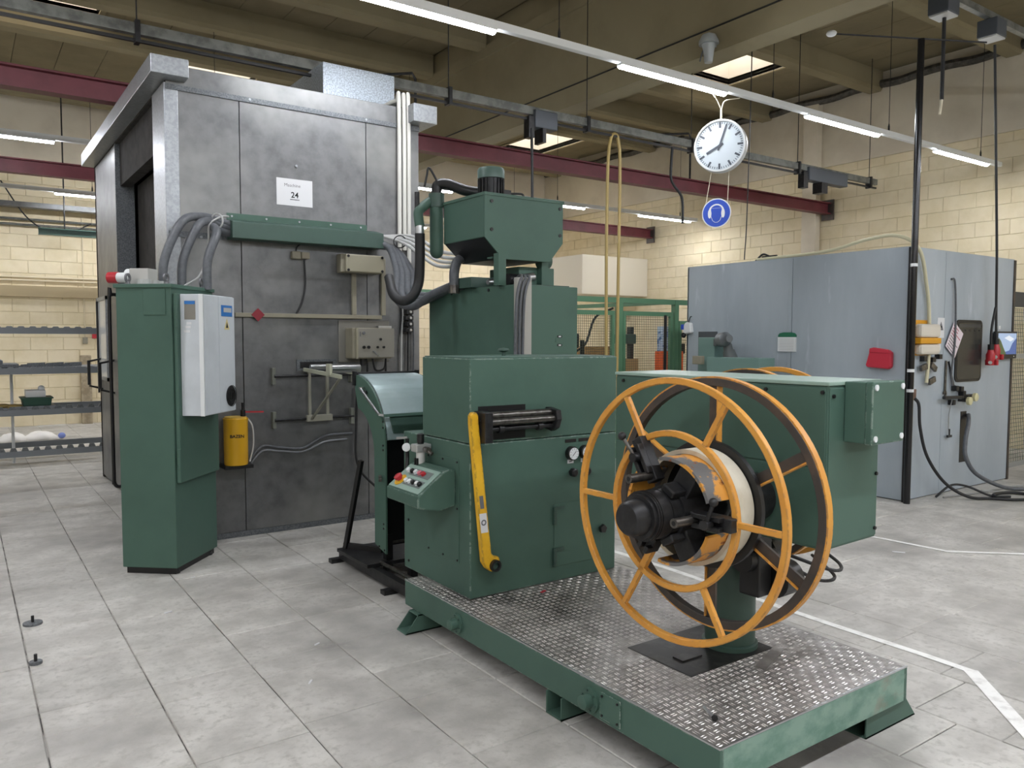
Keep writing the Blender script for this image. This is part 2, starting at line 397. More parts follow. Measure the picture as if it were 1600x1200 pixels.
tag(MB().box(1.88, 2.06, RY1-.16, RY1-.01, 0, 1.30).build('stub_column', mat('raw_plaster', 'ab9d83', .9, col2='8d8069', scale=8), bev=.01), 'short raw plaster pier against the back wall behind the rack', 'pier')
# cable tray high on the back wall, with pipes below it
t = thing('cable_tray', 'perforated grey cable tray high along the back wall', 'cable tray', (0, RY1-.35, 3.95))
MB().box(-4, 4.5, RY1-.45, RY1-.25, 3.95, 3.962).build('tray_floor', galv, t); MB().box(-4, 4.5, RY1-.455, RY1-.445, 3.95, 4.04).build('tray_side', galv, t)
MB().box(-4, 4.5, RY1-.255, RY1-.245, 3.95, 4.04).build('tray_side', galv, t)
for i, z in enumerate((3.78, 3.68)):
    tag(MB().cyl((-4, RY1-.08, z), (4.5, RY1-.08, z), .022, 8).build('wall_pipe', railm), ['dark pipe just below the cable tray on the back wall', 'second dark pipe below the cable tray on the back wall'][i], 'pipe')
tag(MB().tube([(.7, RY1-.3, 4.4), (1.1, RY1-.4, 3.75), (1.6, RY1-.4, 3.5), (2.1, RY1-.35, 3.75)], .012, 6).build('sagging_cable', rubber), 'black cable sagging in a loop under the cable tray', 'cable')

# ---- ceiling: slab, girder, joists, roof panels
JY = [-9.6, -7.45, -5.3, -3.15, -1.0, 1.15, 3.3, 5.5, 7.65, 9.85, 11.4, 12.92, 16.3]
SKY = [(10.35, 11.35, 8.1, 9.5), (10.6, 11.8, 13.9, 15.7), (3.1, 4.4, 13.6, 15.2), (.2, 1.75, 11.75, 12.72), (3.2, 4.3, 3.7, 5.0), (-2, -.9, 3.7, 5.0), (-2, -.9, 7.9, 9.3)]
ceiling = thing('ceiling', 'cream concrete ceiling with girder, joists and roof panels', 'ceiling', (3, 5, CEIL)); ceiling['kind'] = 'structure'
del ceiling['category']
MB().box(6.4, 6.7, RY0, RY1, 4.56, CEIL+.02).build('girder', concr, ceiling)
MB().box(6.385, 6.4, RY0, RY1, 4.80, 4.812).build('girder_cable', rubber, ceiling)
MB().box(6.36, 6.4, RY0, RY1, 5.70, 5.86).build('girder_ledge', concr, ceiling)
for x0, x1 in ((RX0, 6.36), (6.7, 12.9)):
    j0 = None
    for y in JY:
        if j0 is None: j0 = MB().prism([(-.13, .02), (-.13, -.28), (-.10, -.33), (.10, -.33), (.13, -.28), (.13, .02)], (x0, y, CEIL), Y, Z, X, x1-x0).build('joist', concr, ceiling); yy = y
        else: share(j0, (0, y-yy, 0), ceiling)
pan = {}
for bay, (x0, x1) in enumerate(((RX0, 6.36), (6.7, 12.94))):
    n = round((x1-x0)/.62); wd = (x1-x0)/n
    for y0, y1 in zip([RY0-.13]+JY, JY+[RY1+.13]):
        for i in range(n):
            a, b = x0+i*wd, x0+(i+1)*wd
            cutouts = [s for s in SKY if s[0] < b-.01 and s[1] > a+.01 and s[2] > y0-.1 and s[3] < y1+.3]
            if cutouts: continue
            key = (bay, round(y1-y0, 3))
            if key not in pan:
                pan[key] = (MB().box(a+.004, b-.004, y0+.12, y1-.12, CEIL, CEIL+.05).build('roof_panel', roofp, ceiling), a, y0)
            else: o, pa, py = pan[key]; share(o, (a-pa, y0-py, 0), ceiling)
# roof deck over the panels (with the skylight shafts left open)
deck = MB()
xs = sorted({RX0, RX1, *[s[0] for s in SKY], *[s[1] for s in SKY]}); ys = sorted({RY0, RY1, *[s[2] for s in SKY], *[s[3] for s in SKY]})
for a, b in zip(xs, xs[1:]):
    for c, d in zip(ys, ys[1:]):
        if any(s[0] <= a and b <= s[1] and s[2] <= c and d <= s[3] for s in SKY): continue
        deck.box(a, b, c, d, CEIL+.051, CEIL+.10)
deck.build('roof_deck', roofp, ceiling)
for i, s in enumerate(SKY):
    wdw = struct(MB().box(s[0], s[1], s[2], s[3], CEIL+.55, CEIL+.57).build('window_%d' % (i+1), skyglow)); wdw['label'] = 'bright skylight dome in the roof'
    f = MB(); e = .04
    f.box(s[0]-e, s[0], s[2]-e, s[3]+e, CEIL-.004, CEIL+.6); f.box(s[1], s[1]+e, s[2]-e, s[3]+e, CEIL-.004, CEIL+.6)
    f.box(s[0], s[1], s[2]-e, s[2], CEIL-.004, CEIL+.6); f.box(s[0], s[1], s[3], s[3]+e, CEIL-.004, CEIL+.6); f.build('skylight_shaft', mat('shaft_white', 'ece6da', .8), wdw)
    f = MB(); f.box(s[0]-.07, s[0]+.002, s[2]-.07, s[3]+.07, CEIL-.03, CEIL-.005); f.box(s[1]-.002, s[1]+.07, s[2]-.07, s[3]+.07, CEIL-.03, CEIL-.005); f.box(s[0], s[1], s[2]-.07, s[2]+.002, CEIL-.03, CEIL-.005); f.box(s[0], s[1], s[3]-.002, s[3]+.07, CEIL-.03, CEIL-.005); f.build('skylight_trim', concr, wdw)
# panels that border a skylight : thin closing strips around each opening
for s in SKY:
    y0 = max([y for y in JY if y < s[2]+.01]); y1 = min([y for y in JY if y > s[3]-.3])
    bx0, bx1 = (RX0, 6.36) if s[1] < 6.4 else (6.7, 12.94); n = round((bx1-bx0)/.62); wd = (bx1-bx0)/n
    a = bx0+wd*math.floor((s[0]-bx0+.01)/wd); b = bx0+wd*math.ceil((s[1]-bx0-.01)/wd)
    for q in ((a, s[0], y0, y1), (s[1], b, y0, y1), (s[0], s[1], y0, s[2]), (s[0], s[1], s[3], y1)):
        if q[1]-q[0] > .01 and q[3]-q[2] > .01: MB().box(*q, CEIL, CEIL+.05).build('roof_panel', roofp, ceiling)
# foil-wrapped pipe run under the roof edge along the right wall
tag(MB().tube([(12.86, y, 5.93+.02*math.sin(y*5)) for y in [3.6+.4*i for i in range(34)]], .07, 8, n=3).build('roof_pipe', mat('dark_foil', '55524c', .5, .3, col2='3c3a36', scale=14)), 'dark wrapped pipe along the top of the right wall', 'pipe')
tag(MB().box(12.82, 12.96, 8.68, 8.98, 2.0, 5.9).build('wall_pilaster', plasterdim, bev=.01), 'pale vertical pilaster on the right wall behind the crane rail end', 'pilaster')

# ---- light rows
def lightrow(y, z, xa, xb, starts, wires, rowlab, catlab, names):
    t = thing('light_rail', rowlab, 'light rail', ((xa+xb)/2, y, z))
    MB().box(xa, xb, y-.032, y+.032, z+.02, z+.085).build('trunking', whitep, t, bev=.006)
    for x in wires:
        MB().cyl((x, y, z+.085), (x, y, CEIL), .004, 6).build('suspension_wire', ironk, t)
        MB().lathe((x, y, z+.085), Z, [(0, .012), (.06, .012), (.1, .004)], 8).build('wire_clip', ironk, t)
    for i, x in enumerate(starts):
        l = thing('lamp', names(i), 'lamp', (x+.73, y, z), catlab)
        MB().box(x, x+1.46, y-.04, y+.04, z+.002, z+.02).build('lamp_housing', whitep, l)
        MB().prism([(.036*math.cos(a), .002+.026*math.sin(a)) for a in [PI+PI*q/8 for q in range(9)]], (x+.01, y, z), Y, Z, X, 1.44).build('diffuser', lampglow, l)
ordn = ['', 'second ', 'third ', 'fourth ']
r1 = [5.06+2.84*k for k in range(2, -7, -1)]
lightrow(5.5, 4.15, -11.6, 12.6, r1, [12.0, 9.6, 7.3, 4.35, 1.5, -1.5, -4.5], 'white lighting rail above the press and clock, nearest the camera', 'lamps of the near row',
         lambda i: 'lit LED tube of the near light row, %s the right wall' % ['nearest', 'second from', 'third from', 'fourth from'][i] if i < 4 else 'lit LED tube of the near light row, beyond the left frame edge')
r2 = [11.04-2.86*k for k in range(8)]
lightrow(11.4, 4.06, -11.6, 12.7, r2, [12.2, 9.0, 6.0, 3.0, 0.0, -3.0], 'white lighting rail of the middle row, behind the green hopper', 'lamps of the middle row',
         lambda i: 'lit LED tube of the middle light row, %s' % ['right of the hanging yellow hose', 'just right of the green hopper', 'hidden behind the green hopper', 'behind the grey booth', 'at the left photo edge', 'off to the left of the frame', 'off to the left of the frame', 'off to the left of the frame'][i])
r3 = [10.0-2.86*k for k in range(6)]
lightrow(15.6, 4.09, -6.6, 12.4, r3, [11, 8, 5, 2, -1], 'white lighting rail of the far row, by the back wall', 'lamps of the far row',
         lambda i: 'lit LED tube of the far light row, over the storage rack' if i == 3 else 'lit LED tube of the far light row, hidden behind machinery')
for yb in (.2, -5.4):  # unseen rows; extra tubes added between to brighten floor and machine fronts
    lightrow(yb, 4.15, -11.6, 12.6, [11.0-1.52*k for k in range(13)], [11, 7.5, 4, .5, -3], 'white lighting rail overhead behind the camera' if yb > 0 else 'white lighting rail at the far end behind the camera', 'lamps behind the camera, packed denser for added light', lambda i: 'unseen LED tube in a row behind the camera, packed closer for added light')

# ---- red crane girders
def ibeam(name, x0, x1, y, z0, z1, wd, m, lab, cat, plate=True):
    t = thing(name, lab, cat, ((x0+x1)/2, y, z0)); tf = .018
    MB().box(x0, x1, y-wd/2, y+wd/2, z0, z0+tf).build('lower_flange', m, t); MB().box(x0, x1, y-wd/2, y+wd/2, z1-tf, z1).build('upper_flange', m, t)
    MB().box(x0, x1, y-.007, y+.007, z0+tf, z1-tf).build('web', m, t)
    if plate: MB().box(x1, x1+.03, y-wd*.8, y+wd*.8, z0-.1, z1+.06).build('end_plate', rimdark, t)
    return t
ibeam('crane_girder', -6.9, 12.9, 8.5, 3.88, 4.08, .15, redbeam, 'dark red steel girder crossing behind the booth and clock', 'girder')
ibeam('crane_girder', -6.9, 12.9, 12.95, 3.90, 4.10, .15, redbeam, 'dark red steel girder farther back, ending near the white cupboard', 'girder')
for i, (x, y, z0) in enumerate([(4.55, 8.5, 4.08), (9.3, 8.5, 4.08)]):
    tag(MB().tube([(x-.35, y+.3, 4.78), (x-.04, y, 4.78), (x, y, 4.72), (x, y, 4.08)], .016, 8, smooth=False).build('hanger_rod', ironk), ['bent dark rod holding the red girder right of the booth', 'bent dark rod holding the red girder left of the clock'][i], 'rod')
# ---- festoon rail
t = thing('festoon_rail', 'grey suspended rail with black trolleys above the booth, running past the clock', 'rail', (5, 7.3, 4.1))
MB().box(-6.9, 12.4, 7.27, 7.33, 4.16, 4.25).build('rail', railm, t); MB().box(-6.9, 12.4, 7.285, 7.315, 4.10, 4.125).build('conductor_bar', black, t)
for x in (-3, 0, 1.3, 4.3, 6.2, 8.0, 10.3, 12.2):
    MB().cyl((x, 7.3, 4.25), (x, 7.3, CEIL), .006, 6).build('hanger', ironk, t); MB().box(x-.02, x+.02, 7.25, 7.35, 4.09, 4.27).build('bracket', ironk, t)
def trolley(x, l, lab):
    t = thing('trolley', lab, 'trolley', (x, 7.3, 4.05), 'trolleys on the festoon rail')
    MB().box(x-l/2, x+l/2, 7.23, 7.37, 4.02, 4.22).build('body', mat('slate_plastic', '4a4f55', .5), t, bev=.012)
    MB().box(x-l*.55-.06, x-l*.5, 7.25, 7.35, 3.9, 4.14).build('bracket', ironk, t)
    MB().box(x-l*.2, x-l*.05, 7.22, 7.38, 3.86, 4.02).build('hanger_foot', ironk, t)
trolley(5.55, .32, 'dark trolley on the grey rail above the hopper motor')
trolley(11.0, 1.0, 'long slate trolley at the right end of the grey rail'); 
# ---- hanging yellow loop hose
tag(MB().tube([(6.55, 7.3, .9), (6.53, 7.3, 2.6), (6.54, 7.3, 3.7), (6.58, 7.3, 4.06), (6.65, 7.3, 4.14), (6.71, 7.3, 4.06), (6.74, 7.3, 3.7), (6.73, 7.3, 2.5), (6.72, 7.3, .9)], .02, 8).build('hanging_hose', hoseyellow), 'yellow hose hanging in a narrow upside-down loop left of the clock', 'hose')

# ================================================================== BOOTH (galvanised sound booth)
BY, BX0, BX1, BYE, BT = 6.57, 1.36, 3.55, 10.4, 3.74
booth = thing('sound_booth', 'large galvanised sheet-metal sound booth with a dark open doorway', 'booth', (2.45, 8.4, 0))
MB().box(BX0, BX1, BY+.02, BY+.10, .05, 3.6).build('front_core', boothdark, booth)
for (a, b) in ((BX0, 1.914), (1.914, 3.02), (3.02, BX1)):
    for (c, d) in ((.045, 2.45), (2.456, 3.565)):
        MB().box(a+.003, b-.003, BY, BY+.022, c, d).build('panel', galv, booth, bev=.003)
MB().box(BX0, BX1, BY-.006, BY+.03, 3.57, BT).build('top_rail', galv, booth, bev=.004)
MB().box(BX0, BX1, BY-.012, BY+.02, 3.55, 3.59).build('rail_lip', galvd, booth)
MB().box(BX0-.01, BX1, BY-.01, BY+.1, 0, .045).build('base_rail', galvd, booth)
MB().box(BX0, 3.12, BY-.006, BY+.01, 2.43, 2.475).build('joint_strip', galvd, booth)
MB().box(BX0-.015, BX0+.09, BY-.005, 7.0, .0, 3.6).build('corner_post', galvl, booth, bev=.006)
MB().box(1.36, 1.52, 8.95, BYE, .03, 3.60).build('side_leaf', galv, booth, bev=.006)
MB().box(1.355, 1.53, 8.93, 8.96, .03, 3.60).build('door_jamb', galvd, booth)
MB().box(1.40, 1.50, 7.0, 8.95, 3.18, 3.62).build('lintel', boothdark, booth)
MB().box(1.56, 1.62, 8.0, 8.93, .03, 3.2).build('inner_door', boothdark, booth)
MB().box(BX1-.08, BX1-.002, BY+.1, BYE-.08, 0, 3.6).build('side_wall', galv, booth)
MB().box(BX0, BX1, BYE-.08, BYE, 0, 3.62).build('rear_wall', boothdark, booth)
MB().box(BX0, BX1, BY, BYE, 3.60, 3.66).build('roof', boothdark, booth)
MB().box(1.23, 1.50, 6.42, BYE+.02, 3.615, BT+.01).build('roof_fascia', galvl, booth, bev=.004, label='projecting galvanised roof fascia')
MB().box(3.42, 3.66, 6.42, BYE, 3.60, BT+.02).build('roof_fascia', galvl, booth, bev=.004, label='projecting galvanised roof fascia')
MB().box(1.345, 1.36, 9.70, 10.34, 1.2, 2.06).build('window_pane', mat('pane_wall_reflection', 'cfd3d2', .15), booth)  # bright wall reflected in the glass is painted as the pane's pale colour
fr = MB(); fr.box(1.335, 1.36, 9.66, 9.70, 1.16, 2.10); fr.box(1.335, 1.36, 10.34, 10.37, 1.16, 2.1); fr.box(1.335, 1.36, 9.66, 10.37, 2.06, 2.1); fr.box(1.335, 1.36, 9.66, 10.37, 1.16, 1.2); fr.build('window_frame', galvl, booth)
MB().box(1.325, 1.345, 10.30, 10.325, 1.0, 2.06).build('window_seal', black, booth)
for y in (10.2, 9.35):
    h = MB(); h.bar((1.36, y, 1.40), (1.22, y, 1.37), .03, .02); h.bar((1.22, y, 1.38), (1.22, y, 1.10), .03, .03, up=(1, 0, 0)); h.bar((1.36, y, 1.05), (1.22, y, 1.09), .03, .02); h.build('door_handle', black, booth)
MB().tube([(1.37, 9.03, 2.08), (1.30, 9.0, 2.08), (1.28, 9.0, 2.0), (1.28, 9.0, .3), (1.28, 9.0, .16), (1.31, 9.0, .1), (1.4, 9.0, .1)], .018, 8).build('pull_bar', black, booth, smooth=50)
for (x, z) in ((1.45, 3.66), (2.0, 3.575), (3.02, 3.575), (2.38, 3.09), (1.42, 2.44), (1.6, 2.44)):
    MB().cyl((x, BY-.014, z), (x, BY, z), .011, 8).build('rivet', galvl, booth)
# material outlet slot
MB().box(2.36, 2.72, BY-.012, BY, 1.365, 1.46).build('slot_frame', galvd, booth); MB().box(2.388, 2.684, BY-.0135, BY-.012, 1.385, 1.44).build('slot', black, booth)
# loose galvanised box on the roof
tag(MB().box(2.80, 3.52, 7.0, 7.9, 3.66, 4.16).build('roof_box', mat('spangled_zinc', 'c9d3dc', .42, .55, col2='a8b2bb', scale=70, detail=1, lo=.42, hi=.58), bev=.004), 'bright spangled zinc duct box on the booth roof', 'duct box')
# A4 sheet with Maschine 24
pp = tag(MB().box(2.21, 2.52, BY-.003, BY-.001, 2.757, 2.98).build('paper_sign', paper), 'white sheet reading Maschine 24 on the booth front', 'sign')
text('Maschine', (2.345, BY-.004, 2.925), X, Z, .038, 'printed_text', inkgrey, pp)
text('24', (2.365, BY-.004, 2.845), X, Z, .066, 'printed_text', ink, pp, bold=.0012)
MB().box(2.325, 2.405, BY-.0045, BY-.003, 2.806, 2.811).build('underline', ink, pp)
# green cable trunk on the booth front
t = thing('cable_duct', 'green sheet-metal cable trunk mounted across the booth front', 'cable trunk', (2.5, 6.5, 2.45))
MB().prism([(0, 0), (.16, 0), (.16, .13), (.01, .165), (0, .165)], (1.80, BY-.001, 2.435), -Y, Z, X, 1.31).build('body', greend, t, bev=.003)
MB().box(1.80, 3.02, BY-.006, BY-.0012, 2.595, 2.65).build('flange', green, t)
bolts(t, [(1.84+.28*i, BY-.006, 2.625) for i in range(5)], -Y, .009, .006, galvl)
# grey conduits arching from the cabinet into the trunk
for i, (x, zt, dy) in enumerate(((1.36, 2.60, 0), (1.42, 2.57, .05), (1.50, 2.53, -.03))):
    tag(MB().tube([(x-.14+.08*i, 6.12+dy, 2.0), (x-.12+.075*i, 6.13+dy, 2.22), (x+.02+.05*i, 6.2+dy*.6, zt-.1), (1.56+.04*i, 6.36, zt-.03), (1.69, 6.45, zt-.035), (1.79, 6.49, zt-.05), (1.90, 6.49, zt-.06)], .032, 12, n=7).build('cable_conduit', hosegrey, smooth=60),
        ['outermost of three thick grey conduits arching from the green cabinet', 'middle of three thick grey conduits arching from the green cabinet', 'innermost of three thick grey conduits arching from the green cabinet'][i], 'conduit', 'conduits over the green cabinet')
tag(MB().tube([(1.36, 6.1, 2.02), (1.5, 6.2, 2.12), (1.58, 6.28, 2.35), (1.60, 6.32, 2.5), (1.66, 6.37, 2.56), (1.74, 6.44, 2.60), (1.79, 6.47, 2.605)], .008, 6).build('thin_cable', cablegrey, smooth=60), 'thin pale cable curving beside the three thick conduits', 'cable')
tag(MB().ring((1.66, 6.34, 2.545), (.8, .5, .0), .055, .062, .012, 20).build('cable_tie', cablegrey), 'pale cable tie around the conduits at the trunk', 'cable tie')
# white conduits down the right corner
for i, (x, zb) in enumerate(((3.335, 2.38), (3.385, 2.45), (3.43, 2.3))):
    tag(MB().tube([(x-.05, 6.75, 3.78), (x, 6.60, 3.80), (x, BY-.025, 3.74), (x, BY-.025, zb)], .02, 8, n=5).build('corner_conduit', mat('white_pvc', 'cfcec6', .45), smooth=60),
        ['left of three white conduits down the booth corner', 'middle of three white conduits down the booth corner', 'right of three white conduits down the booth corner'][i], 'conduit')
# junction box, small socket, conduit strips
t = thing('junction_box', 'beige terminal box below the green trunk on the booth front', 'junction box', (2.93, 6.5, 2.22))
MB().box(2.73, 3.12, BY-.10, BY-.001, 2.215, 2.375).build('base', beige, t, bev=.008); MB().box(2.765, 3.125, BY-.135, BY-.10, 2.218, 2.372).build('lid', mat('beige_lid', '98937f', .45), t, bev=.01)
bolts(t, [(2.785, BY-.135, 2.235), (2.785, BY-.135, 2.355), (3.105, BY-.135, 2.235), (3.105, BY-.135, 2.355)], -Y, .012, .006, black, 'screw', 10)
t = thing('cable_socket', 'small beige plug box on the booth front left of the terminal box', 'socket', (2.39, 6.55, 2.3))
MB().box(2.32, 2.40, BY-.05, BY-.001, 2.31, 2.375).build('body', beige, t, bev=.008); MB().box(2.40, 2.47, BY-.06, BY-.001, 2.315, 2.37).build('plug', mat('beige_dark', '8f8876', .5), t, bev=.006)
MB().tube([(2.43, BY-.03, 2.31), (2.44, BY-.02, 2.1), (2.41, BY-.02, 1.95), (2.36, BY-.015, 1.85)], .008, 6).build('cable', rubber, t)
MB().tube([(2.36, BY-.03, 2.375), (2.37, BY-.02, 2.41), (2.40, BY-.02, 2.44)], .006, 6).build('cable', rubber, t)
tag(MB().box(1.85, 3.15, BY-.03, BY-.001, 1.815, 1.85).build('conduit_strip', beige, bev=.003), 'long horizontal beige cable strip across the booth front', 'cable strip')
tag(MB().box(2.865, 2.905, BY-.03, BY-.001, 1.851, 2.214).build('conduit_strip', beige, bev=.003), 'vertical beige cable strip under the terminal box', 'cable strip')
tag(MB().box(3.15, 3.19, BY-.03, BY-.001, 1.851, 2.36).build('conduit_strip', beige, bev=.003), 'vertical beige cable strip right of the terminal box', 'cable strip')
tag(MB().prism([(0, -.055), (.055, 0), (0, .055), (-.055, 0)], (2.03, BY-.034, 1.835), X, Z, -Y, .002).build('warning_diamond', mat('dark_red_label', '8a2430', .5)), 'red diamond sticker on the horizontal cable strip', 'sticker')
# operator panel
t = thing('control_box', 'beige operator control box on a rounded back plate on the booth', 'control box', (2.97, 6.5, 1.46))
MB().box(2.74, 3.23, BY-.012, BY-.001, 1.43, 1.80).build('back_plate', mat('plate_grey', '77756d', .5), t, bev=.02); MB().box(2.80, 3.18, BY-.17, BY-.012, 1.465, 1.735).build('box', beige, t, bev=.01)
MB().box(2.845, 3.195, BY-.182, BY-.17, 1.475, 1.73).build('front_panel', mat('panel_grey', '8d8a80', .5), t, bev=.003); MB().box(2.83, 2.848, BY-.186, BY-.165, 1.465, 1.735).build('edge_trim', mat('beige_lid', '98937f', .45), t)
fy = BY-.182
for (x, z, r, m, nm) in ((2.90, 1.565, .014, black, 'push_button'), (2.945, 1.565, .014, black, 'push_button'), (3.03, 1.565, .011, black, 'push_button'), (3.09, 1.565, .011, black, 'push_button'), (3.06, 1.635, .011, black, 'push_button'), (2.90, 1.69, .013, inkgrey, 'indicator')):
    MB().cyl((x, fy, z), (x, fy-.012, z), r, 14).build(nm, m, t)
MB().box(2.865, 2.873, fy-.002, fy, 1.66, 1.70).build('name_tag', inkgrey, t); MB().bar((2.99, fy, 1.53), (3.02, fy-.05, 1.485), .012, .012).build('key_lever', steel, t)
for i, pts in enumerate([[(2.96, BY-.1, 1.465), (2.97, BY-.1, 1.40), (2.98, BY-.06, 1.2)], [(3.02, BY-.1, 1.465), (3.05, BY-.1, 1.36), (3.13, BY-.1, 1.37), (3.16, BY-.08, 1.46)], [(3.15, BY-.1, 1.465), (3.15, BY-.1, 1.33), (3.16, BY-.1, 1.28), (3.25, BY-.1, 1.30), (3.3, BY-.1, 1.22)]]):
    MB().tube(pts, .009, 6).build('cable', rubber, t)
MB().cyl((2.93, BY-.09, 1.465), (2.93, BY-.09, 1.40), .022, 10).build('cable_gland', black, t)
MB().box(3.10, 3.23, BY-.06, BY-.012, 1.735, 1.755).build('top_clip', steel, t)
# outlet roller bracket
t = thing('outlet_bracket', 'beige roller bracket with sliding rods under the booth outlet slot', 'roller bracket', (2.5, 6.4, .93))
bb = mat('bracket_paint', '8b8a7d', .5)
for z in (1.325, .955):
    MB().box(2.135, 2.165, BY-.05, BY-.001, z-.07, z+.07).build('rod_mount', mat('mount_paint', '6f7268', .5), t, bev=.004); MB().cyl((2.15, BY-.05, z), (2.86, BY-.05, z), .013, 10).build('slide_rod', ironk, t, smooth=40)
    MB().box(2.83, 2.86, BY-.06, BY-.001, z-.07, z+.07).build('rod_mount', MATS['mount_paint'], t, bev=.004)
for x in (2.44, 2.60): MB().box(x, x+.022, BY-.07, BY-.045, .97, 1.36).build('upright', bb, t)
MB().box(2.42, 2.65, BY-.08, BY-.04, .93, .985).build('carriage', bb, t, bev=.004)
MB().bar((2.42, BY-.02, 1.375), (2.42, 5.75, 1.345), .016, .03).build('arm', mat('arm_cream', 'b9bba6', .45), t); MB().bar((2.68, BY-.02, 1.375), (2.68, 5.75, 1.345), .016, .03).build('arm', MATS['arm_cream'], t)
MB().bar((2.46, BY-.08, .95), (2.46, 5.85, 1.34), .02, .014).build('brace', mat('bracket_paint', '8b8a7d', .5), t)
for y in (6.42, 5.98): MB().cyl((2.425, y, 1.40), (2.675, y, 1.40), .022 if y > 6.2 else .034, 16).build('roller', steel, t, smooth=40)
MB().box(2.405, 2.425, 5.94, 6.02, 1.35, 1.44).build('roller_cheek', MATS['arm_cream'], t)
# pneumatic hose on the booth wall
tag(MB().tube([(1.93, BY-.03, .62), (2.05, BY-.02, .74), (2.2, BY-.02, .72), (2.4, BY-.02, .70), (2.6, BY-.02, .79), (2.85, BY-.03, .80)], .010, 8).build('air_hose', hosegrey, smooth=60), 'upper grey air hose waving along the booth wall', 'hose')
tag(MB().tube([(1.93, BY-.03, .58), (2.05, BY-.02, .70), (2.2, BY-.02, .69), (2.4, BY-.02, .67), (2.6, BY-.02, .74), (2.8, BY-.03, .75)], .008, 8).build('air_hose', mat('clear_hose', '7c7f82', .35), smooth=60), 'lower thin air hose along the booth wall', 'hose')
tag(MB().tube([(2.90, BY-.03, 1.2), (2.89, BY-.03, .85), (2.88, BY-.04, .6), (2.92, BY-.06, .45), (3.05, BY-.1, .3)], .011, 8).build('air_hose', rubber, smooth=60), 'dark hose hanging down the booth wall behind the curved guide', 'hose')
# yellow bucket
t = thing('oil_pail', 'yellow pail with black lettering hanging between cabinet and booth', 'pail', (1.80, 6.42, .63))
pc = Vector((1.80, 6.42, .63))
MB().lathe(pc, Z, [(0, .086), (.0, .088), (.01, .092), (.35, .094), (.37, .098), (.375, .094)], 28, True).build('body', yellowp, t, smooth=45); MB().cyl(pc+Vector((0, 0, .372)), pc+Vector((0, 0, .385)), .085, 24).build('lid', mat('pale_lid', 'd8b24c', .5), t)
dv = (Vector((0, 0, 0))-Vector((pc.x, pc.y, 0))).normalized(); rt = Vector((-dv.y, dv.x, 0))
text('BAZEN', pc+dv*.0965+rt*.01+Vector((0, 0, .235)), rt, Z, .034, 'printed_text', ink, t, bold=.001)
MB().tube([pc+Vector((.09, -.02, .37)), pc+Vector((.125, -.03, .3)), pc+Vector((.13, -.03, .15)), pc+Vector((.10, -.03, .02))], .006, 6).build('bail_wire', cablegrey, t)
MB().lathe(pc+Vector((.06, 0, .385)), Z, [(0, .02), (.05, .02), (.05, .012), (.11, .012)], 12).build('pump_head', ironk, t, smooth=40)
MB().bar(pc+Vector((.06, 0, .42)), pc+Vector((.22, -.02, .415)), .014, .012).build('pump_lever', redplastic, t)
MB().box(1.70, 1.92, 6.36, BY-.012, .600, .628).build('shelf_bracket', ironk, t)

# ================================================================== CONTROL CABINET
ua = math.atan2(.755, .656)
cb = thing('control_cabinet', 'tall green electrical control cabinet with a white cooling unit', 'cabinet', (1.195, 5.739, 0), rz=ua)
CM = WM[cb.name]; CO = CM.translation.copy(); U = (CM.to_3x3()@X); V = (CM.to_3x3()@Y); Nn = -V
def cbx(a, b, c, d, e, f): return MB().obox(CO, U, V, Z, a, b, c, d, e, f)
cbx(0, .59, 0, .40, .045, 2.0).build('body', green, cb, bev=.006)
cbx(-.012, .602, -.012, .412, 1.985, 2.012).build('top_plate', green, cb, bev=.004)
cbx(.015, .585, -.032, -.001, .64, 1.95).build('door', green, cb, bev=.008)
cbx(-.006, 0, .04, .20, 1.80, 1.98).build('side_cover', green, cb, bev=.003)
MB().obox(CO, U, V, Z, .02, .57, .02, .38, 0, .045).build('plinth', black, cb)
for (a, b) in ((.05, .04), (.05, .34), (.52, .04), (.52, .34)):
    p = CO+U*a+V*b; MB().lathe(p, Z, [(0, .03), (.02, .03), (.044, .014)], 12).build('foot', ironk, cb)
for z in (.74, 1.72):
    p = CO+U*.008+V*-.03; MB().cyl(p+Z*z, p+Z*(z+.14), .011, 10).build('hinge', green, cb)
for (a, b) in ((.05, .06), (.05, .34), (.54, .06), (.54, .34)):
    p = CO+U*a+V*b+Z*2.012; eb = MB(); eb.lathe(p, Z, [(0, .018), (.02, .014)], 10); eb.ring(p+Z*.045-V*.006, V, .018, .032, .012, 20); eb.build('lifting_eye', mat('cast_grey', '77777a', .5, .4), cb, smooth=40)
p = CO+U*.10+V*.30+Z*2.012
MB().obox(p, U, V, Z, .0, .12, -.08, .06, 0, .115).build('plug_box', mat('plug_grey', 'b4b3ae', .45), cb, bev=.006); MB().cyl(p+V*.06+Z*.06+U*.05, p+V*.10+Z*.06+U*.05, .055, 18).build('plug_collar', whitep, cb, smooth=40)
MB().cyl(p+V*.10+Z*.055+U*.05, p+V*.17+Z*.055+U*.05, .036, 16).build('plug', whitep, cb, smooth=40); MB().cyl(p+V*.17+Z*.055+U*.05, p+V*.24+Z*.055+U*.05, .04, 16).build('socket_collar', redplastic, cb, smooth=40)
for a in (.10, .20, .30): MB().cyl(CO+U*a+V*.25+Z*2.012, CO+U*a+V*.25+Z*2.05, .045, 14).build('conduit_gland', cablegrey, cb)
